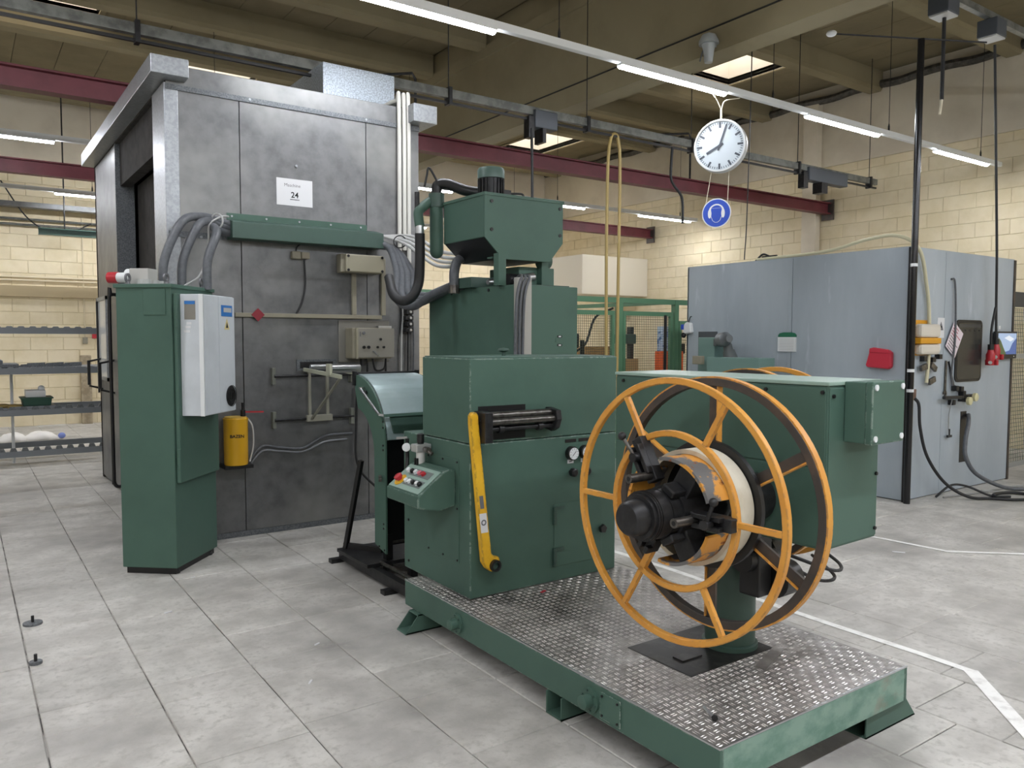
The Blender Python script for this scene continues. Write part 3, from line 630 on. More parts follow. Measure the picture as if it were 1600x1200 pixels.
# cooling unit
cu_ = cbx(.05, .51, -.20, -.032, 1.105, 1.945).build('cooling_unit', whiteb, cb, bev=.006, label='white cooling unit mounted on the cabinet door')
cbx(.053, .26, -.206, -.2, 1.11, 1.94).build('front_cover', whiteb, cu_, bev=.002); cbx(.264, .507, -.206, -.2, 1.11, 1.94).build('front_cover', whiteb, cu_, bev=.002)
cbx(.046, .05, -.20, -.17, 1.105, 1.945).build('edge_strip', whitep, cu_)
cbx(.30, .47, -.208, -.206, 1.80, 1.88).build('blue_label', bluel, cu_); cbx(.335, .455, -.209, -.208, 1.83, 1.862).build('label_print', cablegrey, cu_)
MB().prism([(-.04, -.035), (.04, -.035), (0, .045)], CO+U*.385-V*.206+Z*1.74, U, Z, -V, .002).build('warning_label', mat('label_yellow', 'd9c98f', .5), cu_); MB().prism([(-.018, -.018), (.018, -.018), (0, .024)], CO+U*.385-V*.208+Z*1.735, U, Z, -V, .001).build('label_print', ink, cu_)
fan = MB().cyl(CO+U*.43-V*.206+Z*1.22, CO+U*.43-V*.209+Z*1.22, .075, 28).build('fan_opening', black, cu_)
for r in (.03, .055, .078): MB().ring(CO+U*.43-V*.212+Z*1.22, -V, r-.003, r, .004, 28).build('fan_guard', ironk, cu_)
cbx(.0485, .05, -.145, -.065, 1.77, 1.90).build('rating_plate', steel, cu_); cbx(.0475, .0485, -.143, -.067, 1.875, 1.898).build('plate_print', bluel, cu_)
for i, z in enumerate((1.745, 1.72, 1.69)): cbx(.0485, .05, -.115+.005*i, -.08+.01*i, z-.008, z+.008).build('sticker', paper, cu_)

# ================================================================== TREAD PLATFORM
PX0, PX1, PY0, PY1, PT = 2.085, 3.29, 1.73, 4.05, .25
pf = thing('tread_platform', 'green steel platform with a checkered tread-plate deck on tube feet', 'platform', ((PX0+PX1)/2, (PY0+PY1)/2, 0))
MB().box(PX0, PX0+.02, PY0, PY1, .10, PT-.006).build('side_beam', greenw, pf, bev=.003); MB().box(PX1-.02, PX1, PY0, PY1, .10, PT-.006).build('side_beam', greenw, pf, bev=.003)
endm = mat('green_paint_scuffed', '7f9c8e', .5, col2='5f8374', scale=7, col3='8d7463', s3=3, lo3=.62, hi3=.8, stretch=(1, 1, 1.6))
MB().box(PX0+.02, PX1-.02, PY0, PY0+.02, .10, PT-.006).build('end_beam', endm, pf, bev=.003); MB().box(PX0+.02, PX1-.02, PY1-.02, PY1, .10, PT-.006).build('end_beam', greenw, pf)
deck = MB().box(PX0, PX1, PY0, PY1, PT-.006, PT-.001).build('tread_plate', tread, pf, bev=.002)
# raised lozenges in alternating pairs
lz = MB(); S = .035; ny = int((PY1-PY0)/S); nx = int((PX1-PX0)/S)
def lozenge(cx, cy, dx, dy, L_, W_):
    a = Vector((dx, dy, 0)); b = Vector((-dy, dx, 0)); c = Vector((cx, cy, PT-.001))
    lz.add([c-a*L_, c+b*W_, c+a*L_, c-b*W_, c-a*L_*.5+Z*.0022, c+a*L_*.5+Z*.0022], [(0, 3, 4), (3, 2, 5, 4), (2, 1, 5), (1, 0, 4, 5)])
for i in range(nx):
    for j in range(ny):
        cx, cy = PX0+.02+S*i, PY0+.02+S*j
        if cx > PX1-.012 or cy > PY1-.012: continue
        if 2.44 < cx < 2.98 and 2.18 < cy < 2.56: continue
        if 2.22 < cx < 3.2 and cy > 3.54: continue
        for o in (-.0056, .0056):
            if (i+j) % 2: lozenge(cx+o, cy, 0, 1, .0145, .0029)
            else: lozenge(cx, cy+o, 1, 0, .0145, .0029)
stuff(lz.build('tread_lozenges', treadr, pf))
MB().box(PX0-.001, PX0+.006, PY0, PY1, PT-.006, PT+.0008).build('edge_strip', steel, pf); MB().box(PX0+.006, PX1, PY0-.001, PY0+.006, PT-.006, PT+.0008).build('edge_strip', steel, pf)
# feet: cut-off square tubes along X
for y in (3.90, 2.63, 1.80):
    for sx, xe in ((-1, PX0), (1, PX1)):
        t_ = .006; f = MB(); x0 = xe+.0; o = sx
        hh, ww = .098, .11
        def seg_(ya, yb, za, zb):
            # slanted outer end: lower edge reaches further out
            r = lambda z: xe+sx*(.085*(1-z/.1)+.02)
            f.add([(xe-sx*.28, ya, za), (r(za), ya, za), (r(za), yb, za), (xe-sx*.28, yb, za), (xe-sx*.28, ya, zb), (r(zb), ya, zb), (r(zb), yb, zb), (xe-sx*.28, yb, zb)],
                  [(0, 3, 2, 1), (4, 5, 6, 7), (0, 1, 5, 4), (1, 2, 6, 5), (2, 3, 7, 6), (3, 0, 4, 7)])
        if y == 2.63 and sx < 0:
            f = MB()
            for q in ((2.58, 2.588, 0, .1), (2.682, 2.69, 0, .1), (2.58, 2.69, 0, .008)): f.box(xe-.01, xe+.28, q[0], q[1], q[2], q[3])
        else:
            seg_(y-ww/2, y-ww/2+t_, .001, hh); seg_(y+ww/2-t_, y+ww/2, .001, hh); seg_(y-ww/2, y+ww/2, .001, .008); seg_(y-ww/2, y+ww/2, hh-t_, hh)
        f.build('foot', green, pf)
# flanged stubs and cover plate on the side
for y in (3.46, 2.40):
    MB().lathe((PX0, y, .165), -X, [(0, .052), (.012, .052), (.012, .028), (.05, .028), (.052, .024)], 24).build('pipe_flange', green, pf, smooth=40)
    bolts(pf, [(PX0-.012, y+.041*math.cos(a), .165+.041*math.sin(a)) for a in [k*PI/3+.3 for k in range(6)]], -X, .005, .006, greend)
MB().box(PX0-.006, PX0, 2.22, 2.34, .115, .225).build('cover_plate', greenw, pf, bev=.002); bolts(pf, [(PX0-.006, y, z) for y in (2.235, 2.325) for z in (.13, .21)], -X, .005, .005, ironk)
# sunk plate at the column
MB().box(2.44, 2.98, 2.18, 2.56, PT-.001, PT+.0015).build('column_base_plate', mat('oily_black_plate', '2b2a29', .35, .6, col2='454341', scale=14), pf); MB().box(2.52, 2.64, 2.30, 2.36, PT+.0015, PT+.008).build('locking_plate', mat('oily_black_plate', '2b2a29', .35), pf)
MB().obox((2.86, 2.11, PT), (.94, .34, 0), (-.34, .94, 0), Z, -.12, .12, -.025, .025, .001, .008).build('loose_plate', tread, pf)
# bolt left lying on the deck
t = thing('loose_bolt', 'steel bolt lying on the tread deck near its front corner', 'bolt', (2.235, 1.90, PT))
MB().cyl((2.225, 1.875, PT+.012), (2.26, 1.955, PT+.012), .006, 8).build('shank', steel, t); MB().cyl((2.222, 1.868, PT+.012), (2.226, 1.877, PT+.012), .012, 6).build('head', ironk, t)
tag(MB().obox((2.60, 3.40, PT+.002), (.9, .4, 0), (-.4, .9, 0), Z, -.02, .02, -.008, .008, 0, .004).build('red_shred', redplastic), 'tiny red shred on the deck in front of the press', 'scrap')

# ================================================================== PRESS BODY (feed stand)
QX0, QX1, QY0 = 2.20, 3.24, 3.52
pr = thing('feed_machine', 'green feed machine body with steel roller slot and tilted control console', 'machine', (2.7, 3.8, .25))
MB().box(QX0, QX1, QY0, 4.04, 1.088, 1.54).build('upper_housing', greenw, pr, bev=.006)
MB().box(QX0, QX1, QY0, 4.28, .25, 1.084).build('lower_housing', greenw, pr, bev=.006)
MB().box(QX0+.01, QX1-.01, QY0+.01, 4.03, 1.54, 1.546).build('top_lid', green, pr, bev=.002)
MB().lathe((2.62, 3.82, 1.546), Z, [(0, .012), (.02, .012), (.03, .036), (.042, .03), (.046, .0)], 16).build('lid_knob', greend, pr, smooth=40)
bolts(pr, [(QX0, y, z) for y, z in ((4.22, .55), (4.22, .30), (4.22, .9))], -X, .008, .006, ironk)
# side cover panel with screws
MB().box(QX0-.004, QX0, 3.63, 3.98, .42, .99).build('side_cover', green, pr, bev=.002); bolts(pr, [(QX0-.004, y, z) for y in (3.645, 3.80, 3.965) for z in (.435, .975)]+[(QX0-.004, 3.645, .72)], -X, .006, .005, ironk)
# console
cs = MB().prism([(0, .735), (.0, .93), (-.04, .94), (-.075, .93), (-.235, .81), (-.235, .745), (-.20, .735), (-.1, .715)], (QX0-.004, 3.66, 0), X, Z, Y, .37).build('control_console', greenw, pr, bev=.008, label='tilted control console with push buttons')
d1 = Vector((-.16, 0, -.12)).normalized(); nrm = Vector((-.6, 0, .8)); o1 = Vector((QX0-.079, 3.66, .93))
MB().obox(o1, d1, Y, nrm, .012, .188, .012, .358, 0, .005).build('console_plate', mat('console_plate', '8ea79b', .4), cs, bev=.002)
def btn(s_, y, r, m, h, nm, seg=16, sub=cs): return MB().lathe(o1+d1*s_+Y*y+nrm*.005, nrm, [(0, r*1.15), (.004, r*1.15), (.004, r), (h, r), (h+.003, r*.8)], seg).build(nm, m, sub, smooth=40)
MB().obox(o1, d1, Y, nrm, .035, .085, .05, .27, .005, .0065).build('label_strip', mat('strip_grey', '6d7673', .5), cs); MB().obox(o1, d1, Y, nrm, .105, .155, .05, .24, .005, .0065).build('label_strip', MATS['strip_grey'], cs)
for y, m_, nm in ((.30, whitep, 'push_button'), (.255, black, 'push_button'), (.215, whitep, 'push_button'), (.17, mat('button_pink', 'c9717c', .4), 'push_button'), (.13, redplastic, 'push_button')): btn(.06, y, .014, m_, .014, nm)
for y, m_ in ((.225, whitep), (.185, whitep), (.145, black), (.10, whitep), (.07, black)): btn(.13, y, .013, m_, .014, 'push_button')
btn(.135, .29, .034, yellowp, .003, 'emergency_plate', 20); MB().lathe(o1+d1*.135+Y*.29+nrm*.008, nrm, [(0, .014), (.014, .014), (.016, .024), (.030, .024), (.034, .018)], 20).build('emergency_stop', redplastic, cs, smooth=40)
# air service unit
sv = MB().box(2.10, QX0-.003, 3.93, 4.0, 1.00, 1.045).build('air_service_unit', mat('cast_alu', 'b9bbb8', .4, .5), pr, bev=.006, label='pneumatic filter regulator with gauge')
MB().lathe((2.145, 3.965, 1.0), -Z, [(0, .026), (.09, .024), (.098, .012)], 16).build('filter_bowl', mat('bowl_grey', 'd5d6d2', .35), sv, smooth=40); MB().lathe((2.145, 3.965, 1.045), Z, [(0, .018), (.02, .022), (.055, .02), (.06, .01)], 14).build('regulator_knob', black, sv, smooth=40)
for dy in (-.012, .012): MB().box(2.112, 2.122, 3.965+dy-.005, 3.965+dy+.005, .91, .965).build('bowl_slot', black, sv)
MB().lathe((2.10, 4.05, 1.02), Vector((-.55, -.8, 0)), [(0, .024), (.02, .024), (.022, .02)], 18).build('gauge', whitep, sv, smooth=40); MB().cyl((2.12, 4.05, 1.02), (2.13, 3.99, 1.02), .01, 8).build('gauge_stem', steeld, sv)
MB().tube([(2.15, 3.93, 1.02), (2.14, 3.88, 1.02), (2.15, 3.84, 1.0)], .011, 8).build('fitting', steeld, sv); MB().cyl((2.14, 3.90, 1.02), (2.14, 3.86, 1.02), .017, 8).build('coupling', steeld, sv)
MB().tube([(2.14, 4.12, 1.06), (2.14, 4.12, 1.0), (2.13, 4.10, .93), (2.12, 4.09, .88)], .012, 8).build('air_valve', black, sv); MB().bar((2.14, 4.12, 1.065), (2.09, 4.16, 1.06), .012, .012).build('valve_lever', steel, sv); MB().bar((2.12, 4.085, .875), (2.11, 4.06, .81), .03, .018).build('yellow_tag', yellowp, sv)
# roller slot on the front
MB().box(2.25, 2.56, QY0-.002, QY0+.01, 1.10, 1.285).build('slot_opening', black, pr)
MB().box(2.225, 2.275, QY0-.11, QY0, 1.10, 1.262).build('roller_bracket', ironk, pr, bev=.004)
rb = MB(); rb.prism([(0, 1.14), (0, 1.262), (-.02, 1.262), (-.10, 1.25), (-.11, 1.20), (-.09, 1.15), (-.05, 1.13)], (2.70, QY0, 0), Y, Z, X, .035)
rb.build('roller_bracket', ironk, pr, bev=.004)
for (y, z, r) in ((-.04, 1.235, .022), (-.075, 1.205, .019), (-.055, 1.165, .014)): MB().cyl((2.275, QY0+y, z), (2.70, QY0+y, z), r, 16).build('feed_roller', steeld if r > .015 else ironk, pr, smooth=40)
for x in (2.34, 2.60): MB().cyl((x, QY0-.055, 1.165), (x+.03, QY0-.055, 1.165), .024, 14).build('shaft_collar', ironk, pr, smooth=40)
bolts(pr, [(2.225, QY0-.06, z) for z in (1.22, 1.16)], -X, .010, .008, ironk)
# yellow lever
lv = MB(); oy = QY0-.03
arm = [(2.165, 1.20), (2.165, 1.245), (2.178, 1.262), (2.20, 1.262), (2.212, 1.245), (2.215, 1.20), (2.295, .50), (2.315, .482), (2.345, .475), (2.352, .44), (2.33, .41), (2.295, .40), (2.262, .425), (2.24, .46)]
lv.prism(arm, (0, oy, 0), X, Z, -Y, .035)
lo = lv.build('lever_arm', yellow, pr, bev=.006, label='worn yellow lever arm on the machine front')
MB().ring((2.312, oy-.037, .435), -Y, .022, .032, .02, 24).build('lever_eye', ironk, lo); MB().cyl((2.312, oy-.036, .435), (2.312, oy-.038, .435), .022, 20).build('lever_bore', greend, lo)
MB().obox((2.25, oy-.0355, .62), (1, 0, -.0), (0, -1, 0), (-.115, 0, .993), -.022, .022, 0, .001, 0, .105).build('sticker', paper, lo); MB().ring((2.243, oy-.037, .675), -Y, .009, .016, .001, 20).build('sticker_print', inkgrey, lo)
MB().obox((2.235, oy-.0355, .75), (1, 0, -.0), (0, -1, 0), (-.115, 0, .993), -.012, .012, 0, .001, 0, .07).build('sticker', inkgrey, lo)
# gauges, knobs, labels
for x in (2.885, 2.985):
    g = MB().lathe((x, QY0, .985), -Y, [(0, .04), (.03, .04), (.034, .036), (.034, .034)], 24).build('pressure_gauge', black, pr, smooth=40)
    MB().cyl((x, QY0-.034, .985), (x, QY0-.0355, .985), .034, 24).build('dial', whitep, g); MB().bar((x-.012, QY0-.0365, .972), (x+.014, QY0-.0365, .998), .003, .001, up=Y).build('needle', ink, g)
    for k in range(9):
        a = math.radians(225-k*33.75); MB().bar((x+.024*math.cos(a), QY0-.0362, .985+.024*math.sin(a)), (x+.030*math.cos(a), QY0-.0362, .985+.030*math.sin(a)), .002, .001, up=Y).build('dial_mark', ink, g)
    MB().box(x-.022, x+.022, QY0-.003, QY0, .925, .947).build('label_plate', paper, pr); MB().bar((x-.012, QY0-.0035, .934), (x+.012, QY0-.0035, .938), .004, .001, up=Y).build('label_print', ink, pr)
    MB().lathe((x, QY0, .875), -Y, [(0, .012), (.02, .012), (.02, .026), (.045, .024), (.05, .016)], 10).build('adjusting_knob', black, pr)
    MB().box(x-.04, x+.04, QY0-.003, QY0, 1.048, 1.066).build('name_plate', black, pr)
# service hatch
MB().box(2.765, 3.13, QY0-.004, QY0, .335, .70).build('hatch', green, pr, bev=.002)
for z in (.64, .40): MB().box(2.755, 2.775, QY0-.018, QY0, z-.06, z+.045).build('hatch_hinge', greend, pr, bev=.003); MB().box(2.775, 2.835, QY0-.012, QY0, z+.027, z+.045).build('hinge_strap', greend, pr)
MB().lathe((3.115, QY0-.004, .515), -Y, [(0, .012), (.015, .012), (.015, .026), (.035, .026)], 5).build('hatch_knob', black, pr)
t = thing('crank_handle', 'small black crank handle sticking out right of the feed machine', 'handle', (3.26, 3.55, 1.1))
MB().tube([(3.24, 3.56, 1.23), (3.30, 3.50, 1.23), (3.31, 3.45, 1.235)], .007, 8).build('rod', ironk, t); MB().sphere((3.31, 3.44, 1.236), .016).build('ball', black, t, smooth=60); MB().tube([(3.245, 3.56, 1.24), (3.27, 3.555, 1.24)], .01, 6).build('boss', ironk, t)

# ================================================================== REAR TOWER + HOPPER
tw = thing('press_tower', 'tall green machine tower behind the feed machine', 'machine', (3.32, 4.8, 0))
MB().box(3.03, 3.58, 4.30, 5.45, 0.0, 2.005).build('housing', green, tw, bev=.006)
MB().box(3.16, 3.52, 4.32, 5.40, 2.005, 2.012).build('top_plate', greend, tw)
MB().box(3.03, 3.15, 4.26, 4.30, .4, 2.05).build('cable_channel', mat('channel_grey', 'a6a49c', .5), tw, bev=.004)
for i in range(3): MB().tube([(3.02+.03*i, 4.26, .5), (3.01+.03*i, 4.255, 1.4), (3.02+.03*i, 4.25, 1.9), (3.08+.03*i, 4.28, 2.06), (3.18, 4.5, 2.05)], .011, 6).build('cable', hosegrey, tw, smooth=60)
for z in (1.66, 1.60): MB().box(3.40, 3.44, 4.297, 4.30, z-.008, z+.008).build('label_plate', black, tw); MB().box(3.41, 3.43, 4.296, 4.297, z-.004, z+.004).build('label_print', paper, tw)
MB().box(3.385, 3.42, 4.297, 4.2995, 1.62, 1.65).build('inspection_cover', green, tw)
bolts(tw, [(3.03, 4.6, 1.98), (3.03, 5.1, 1.98)], -X, .012, .008, ironk)
MB().box(3.30, 3.62, 4.62, 5.0, 2.012, 2.16).build('valve_block', green, tw, bev=.005); MB().box(3.50, 3.53, 4.617, 4.62, 2.07, 2.13).build('yellow_label', amber, tw)
MB().box(2.99, 3.05, 4.42, 4.48, 2.005, 2.22).build('support_post', green, tw); MB().box(3.46, 3.52, 4.56, 4.62, 2.012, 2.22).build('support_post', green, tw)
MB().cyl((3.22, 4.5, 2.06), (3.34, 4.5, 2.08), .03, 14).build('hydraulic_valve', steel, tw, smooth=40); MB().cyl((3.2, 4.62, 2.06), (3.3, 4.62, 2.06), .045, 14).build('hydraulic_pump', ironk, tw, smooth=40)
MB().cyl((3.56, 4.72, 2.22), (3.64, 4.72, 2.22), .055, 18).build('flywheel', greend, tw, smooth=40)
MB().lathe((2.96, 4.95, 1.97), Z, [(0, .04), (.06, .04)], 12).build('hose_gland', steeld, tw)
MB().box(2.98, 3.20, 4.75, 5.0, 2.005, 2.08).build('terminal_block', greend, tw, bev=.004); MB().cyl((3.02, 4.6, 2.035), (3.16, 4.6, 2.05), .02, 10).build('cylinder', steel, tw, smooth=40)
hp = thing('oil_tank', 'angular green oil tank with a black motor on top, over the tower', 'tank', (3.27, 4.75, 2.19))
HX0, HX1, HY0, HY1 = 2.93, 3.605, 4.5, 5.05
poly = [(HX0, 2.33), (HX0, 2.62), (HX1, 2.62), (HX1, 2.33), (HX1-.12, 2.19), (HX0+.15, 2.19)]
MB().box(HX0, HX1, HY0+.012, HY1, 2.33, 2.62).build('tank', green, hp, bev=.006); MB().prism(poly, (0, HY0, 0), X, Z, Y, .012).build('front_plate', green, hp, bev=.003)
MB().prism([(HX0+.008, 2.329), (HX1-.008, 2.329), (HX1-.125, 2.195), (HX0+.155, 2.195)], (0, HY0+.0125, 0), X, Z, Y, HY1-HY0-.02).build('funnel', black, hp)
MB().box(HX0-.006, HX1+.006, HY0-.006, HY1+.006, 2.612, 2.632).build('tank_lid', green, hp)
bolts(hp, [(HX0+.055, HY0, 2.575), (HX0+.055, HY0, 2.385), (HX1-.03, HY0, 2.575), (HX1-.03, HY0, 2.385)], -Y, .012, .007, black, 'bolt', 10)
mo = MB().lathe((3.18, 4.80, 2.632), Z, [(0, .085), (.16, .085)], 24).build('motor', ironk, hp, smooth=40)
for k in range(20):
    a = 2*PI*k/20; c_, s_ = math.cos(a), math.sin(a); MB().obox((3.18, 4.80, 2.64), (c_, s_, 0), (-s_, c_, 0), Z, .084, .097, -.004, .004, 0, .145).build('cooling_fin', ironk, mo)
MB().lathe((3.18, 4.80, 2.79), Z, [(0, .098), (.06, .098), (.075, .09), (.082, .06), (.083, 0)], 28).build('fan_cowl', mat('motor_green', '4f665e', .4), hp, smooth=40)
MB().box(3.26, 3.33, 4.76, 4.84, 2.66, 2.72).build('terminal_box', ironk, hp); MB().tube([(3.33, 4.78, 2.70), (3.42, 4.75, 2.70), (3.40, 4.72, 2.66), (3.32, 4.70, 2.64)], .008, 6).build('cable', rubber, hp); MB().tube([(3.33, 4.8, 2.69), (3.44, 4.76, 2.68), (3.40, 4.7, 2.64)], .007, 6).build('cable', cablegrey, hp)
# suction pipes at the back left
MB().cyl((2.90, 5.10, 2.28), (2.90, 5.10, 2.62), .05, 18).build('filter_pipe', green, hp, smooth=40); MB().sphere((2.90, 5.10, 2.28), .05).build('pipe_end', green, hp, smooth=60); MB().cyl((2.90, 5.10, 2.60), (2.90, 5.10, 2.70), .058, 18).build('pipe_flange', greend, hp, smooth=40)
MB().tube([(2.90, 5.10, 2.68), (2.91, 5.1, 2.76), (2.96, 5.05, 2.77), (3.05, 4.95, 2.72), (3.14, 4.88, 2.70)], .04, 12).build('suction_pipe', black, hp, smooth=60); MB().tube([(2.88, 5.12, 2.66), (2.80, 5.12, 2.60), (2.75, 5.1, 2.55), (2.75, 5.08, 2.45)], .035, 12).build('return_pipe', green, hp, smooth=60)
MB().tube([(2.80, 5.1, 2.74), (2.82, 5.1, 2.82), (2.84, 5.1, 2.88), (2.90, 5.08, 2.78)], .008, 6).build('cable', rubber, hp); MB().cyl((2.75, 5.12, 2.58), (2.75, 5.12, 2.70), .018, 10).build('breather', ironk, hp)
MB().cyl((2.75, 5.08, 2.46), (2.75, 5.08, 2.36), .032, 12).build('hose_fitting', steel, hp, smooth=40)
bp = MB(); bp.box(2.99, 3.05, 4.5, 4.56, 2.19, 2.2); bp.build('tank_foot', green, hp)
# thick hoses from the trunk down to the tower
def hose(nm, pts, r, m, lab, cat='hose', group=None, n=8): return tag(MB().tube(pts, r, 10, n=n).build(nm, m, smooth=60), lab, cat, group)
hose('oil_hose', [(2.75, 5.08, 2.40), (2.755, 5.09, 2.2), (2.75, 5.10, 2.05), (2.70, 5.1, 1.95), (2.64, 5.14, 1.915), (2.62, 5.25, 1.97), (2.66, 5.4, 2.1)], .036, rubber, 'thick black oil hose hanging in a loop from the oil tank')
for i in range(4):
    d = .055*i
    hose('flexible_conduit', [(3.10, 6.45, 2.49-.01*i), (3.15+.02*i, 6.36, 2.42), (3.07+d*.7, 6.08-.02*i, 2.2), (2.90+d, 5.75, 1.96+.02*i), (2.89+d, 5.45, 1.89+.03*i), (2.93+d*.9, 5.25-.05*i, 1.97+.02*i), (2.99+d*.4, 5.05-.06*i, 2.03)], .03, hosegrey, 'grey flexible conduit %s in the sagging bundle between trunk and tower' % ['lowest', 'second lowest', 'third lowest', 'uppermost'][i], 'conduit', 'sagging conduits')
for i in range(4):
    hose('signal_cable', [(3.0, 6.46, 2.55), (3.12, 6.42, 2.545), (3.22+.02*i, 6.2, 2.46+.025*i), (3.12+.03*i, 5.7, 2.30+.03*i), (3.02+.02*i, 5.3, 2.20+.035*i), (3.0+.03*i, 5.0, 2.17+.03*i)], .014, cablegrey, 'pale grey cable %s above the sagging conduits' % ['lowest', 'second lowest', 'second highest', 'highest'][i], 'cable', 'pale cables to the tank')
hose('tower_elbow', [(2.96, 4.95, 2.03), (2.96, 4.95, 2.12), (3.0, 4.98, 2.2), (3.06, 5.0, 2.24)], .036, hosegrey, 'short grey elbow conduit on top of the tower')
tag(MB().ring((3.2, 6.28, 2.49), (-.3, -.9, -.25), .05, .058, .012, 18).build('cable_tie', black), 'black cable tie around the pale cables at the trunk end', 'cable tie')
for i, x in enumerate((3.36, 3.41, 3.45)): hose('drop_cable', [(x-.05, BY-.03, 2.3), (x, BY-.03, 1.9), (x+.02*(i-1), BY-.03, 1.5), (x-.02, BY-.03, .4)], .009, [cablegrey, rubber, hosegrey][i], ['pale cable down the right booth corner', 'black cable down the right booth corner', 'grey cable down the right booth corner'][i], 'cable')
t = thing('valve_stack', 'dark valve cluster on the booth corner below the hoses', 'valves', (3.40, 6.5, 1.7))
for i in range(5): MB().box(3.36+.01*(i % 2), 3.44, BY-.09, BY-.03, 1.70+.055*i, 1.74+.055*i).build('valve', ironk, t, bev=.004); MB().cyl((3.40, BY-.09, 1.72+.055*i), (3.40, BY-.115, 1.72+.055*i), .012, 8).build('coil_pin', steel, t)
MB().box(3.35, 3.45, BY-.03, BY-.01, 1.68, 1.98).build('back_plate', ironk, t)

# ================================================================== CURVED GUIDE
gd = thing('curved_guide', 'green curved strip guide standing on a black base between booth and feed machine', 'guide', (2.5, 4.95, 0))
GX0, GX1, GYF, GR = 2.30, 2.79, 4.74, .48
gc = (GYF+GR, 1.385-GR)   # arc centre (y, z) : outer radius GR
arc = [(gc[0]-GR*math.cos(a), gc[1]+GR*math.sin(a)) for a in [PI/2*k/14 for k in range(15)]]
inn = [(gc[0]-(GR-.17)*math.cos(a), gc[1]-.06+(GR-.17)*math.sin(a)) for a in [PI/2*k/10 for k in range(10, -1, -1)]]
side = [(GYF, .20)]+arc+[(gc[0], arc[-1][1]-.10)]+inn[1:]+[(inn[-1][0], .24)]
for x in (GX0, GX1-.012): MB().prism(side, (x, 0, 0), Y, Z, X, .012).build('side_plate', green, gd)
skin = MB(); skp = [(gc[0]-GR*math.cos(a), gc[1]+GR*math.sin(a)) for a in [PI/2*(.08+.92*k/16) for k in range(17)]]
for (ya, za), (yb, zb) in zip(skp, skp[1:]): skin.add([(GX0+.02, ya, za+.006), (GX1-.02, ya, za+.006), (GX1-.02, yb, zb+.006), (GX0+.02, yb, zb+.006), (GX0+.02, ya+.012, za), (GX1-.02, ya+.012, za), (GX1-.02, yb+.005, zb-.004), (GX0+.02, yb+.005, zb-.004)], [(0, 1, 2, 3), (4, 7, 6, 5), (0, 3, 7, 4), (1, 5, 6, 2)])
skin.build('curved_cover', mat('blue_grey_cover', 'a9bbbd', .3, .2, col2='9db1b1', scale=3), gd, smooth=60)
MB().prism([(GX0+.03, 1.13), (GX1-.03, 1.13), (GX1-.05, 1.01), (GX0+.06, 1.01)], (0, GYF-.005, 0), X, Z, Y, .012).build('lower_flap', greend, gd, bev=.004)
MB().box(GX0-.012, GX1+.012, GYF-.022, GYF+.0, 1.125, 1.145).build('cross_bar', green, gd, bev=.003); MB().cyl((GX0-.01, gc[0], 1.392), (GX1+.01, gc[0], 1.392), .012, 8).build('top_rod', black, gd)
for x in (GX0-.012, GX1-.005): MB().box(x, x+.02, gc[0]-.02, gc[0]+.02, 1.31, 1.41).build('rod_clamp', black, gd)
MB().box(GX0+.012, GX1-.012, GYF+.13, GYF+.14, .22, 1.05).build('inner_plate', black, gd)
hd = MB(); hd.bar((GX0-.012, gc[0]-.16, 1.30), (GX0-.035, gc[0]-.17, 1.30), .03, .014); hd.bar((GX0-.035, gc[0]-.16, 1.30), (GX0-.035, GYF+.02, 1.14), .012, .012); hd.bar((GX0-.035, GYF+.02, 1.14), (GX0, GYF+.0, 1.135), .014, .014); hd.build('handle', steel, gd)
MB().sphere((GX0-.015, gc[0]-.2, 1.27), .018).build('handle_knob', black, gd, smooth=60)
bolts(gd, [(GX0, GYF+.03, z) for z in (1.09, 1.05, .93, .90, .40, .37)]+[(GX0, GYF+.10, .235), (GX0, GYF+.02, .225)], -X, .007, .006, black)
MB().bar((GX0-.012, GYF+.06, .72), (GX0-.03, GYF+.02, .70), .02, .02).build('latch', steeld, gd)
bs = MB(); bs.box(2.20, 2.92, 4.82, 5.34, .10, .125); bs.build('base_plate', ironk, gd, bev=.003)
for x in (2.24, 2.84):
    MB().box(x, x+.05, 4.15, 5.40, .03, .10).build('base_rail', ironk, gd); MB().cyl((x+.07, 4.2, .12), (x+.07, 4.85, .12), .013, 8).build('guide_rod', steeld, gd)
MB().bar((2.25, 5.30, .125), (2.31, 5.15, .78), .03, .03).build('strut', black, gd); MB().bar((2.25, 5.32, .14), (2.42, 5.05, .14), .03, .05).build('strut_foot', black, gd)
for y in (4.86, 4.50): MB().box(2.36, 2.41, y, y+.05, .05, .30 if y > 4.7 else .26).build('bearing_post', black, gd)
MB().box(2.36, 2.86, 4.50, 4.54, .22, .27).build('cross_beam', ironk, gd); MB().cyl((2.41, 4.88, .24), (2.80, 4.88, .24), .014, 10).build('pivot_shaft', steeld, gd)
MB().box(2.52, 2.60, 4.60, 4.70, .10, .95).build('drive_column', black, gd); MB().cyl((2.47, 4.64, .28), (2.53, 4.62, .28), .03, 12).build('brass_valve', mat('copper', '8a4a35', .4, .7), gd)
for i, (x, y) in enumerate(((2.24, 5.42), (2.24, 4.55), (2.84, 5.42))): MB().box(x-.06, x+.05, y-.03, y+.03, 0, .03).build('foot', ironk, gd)

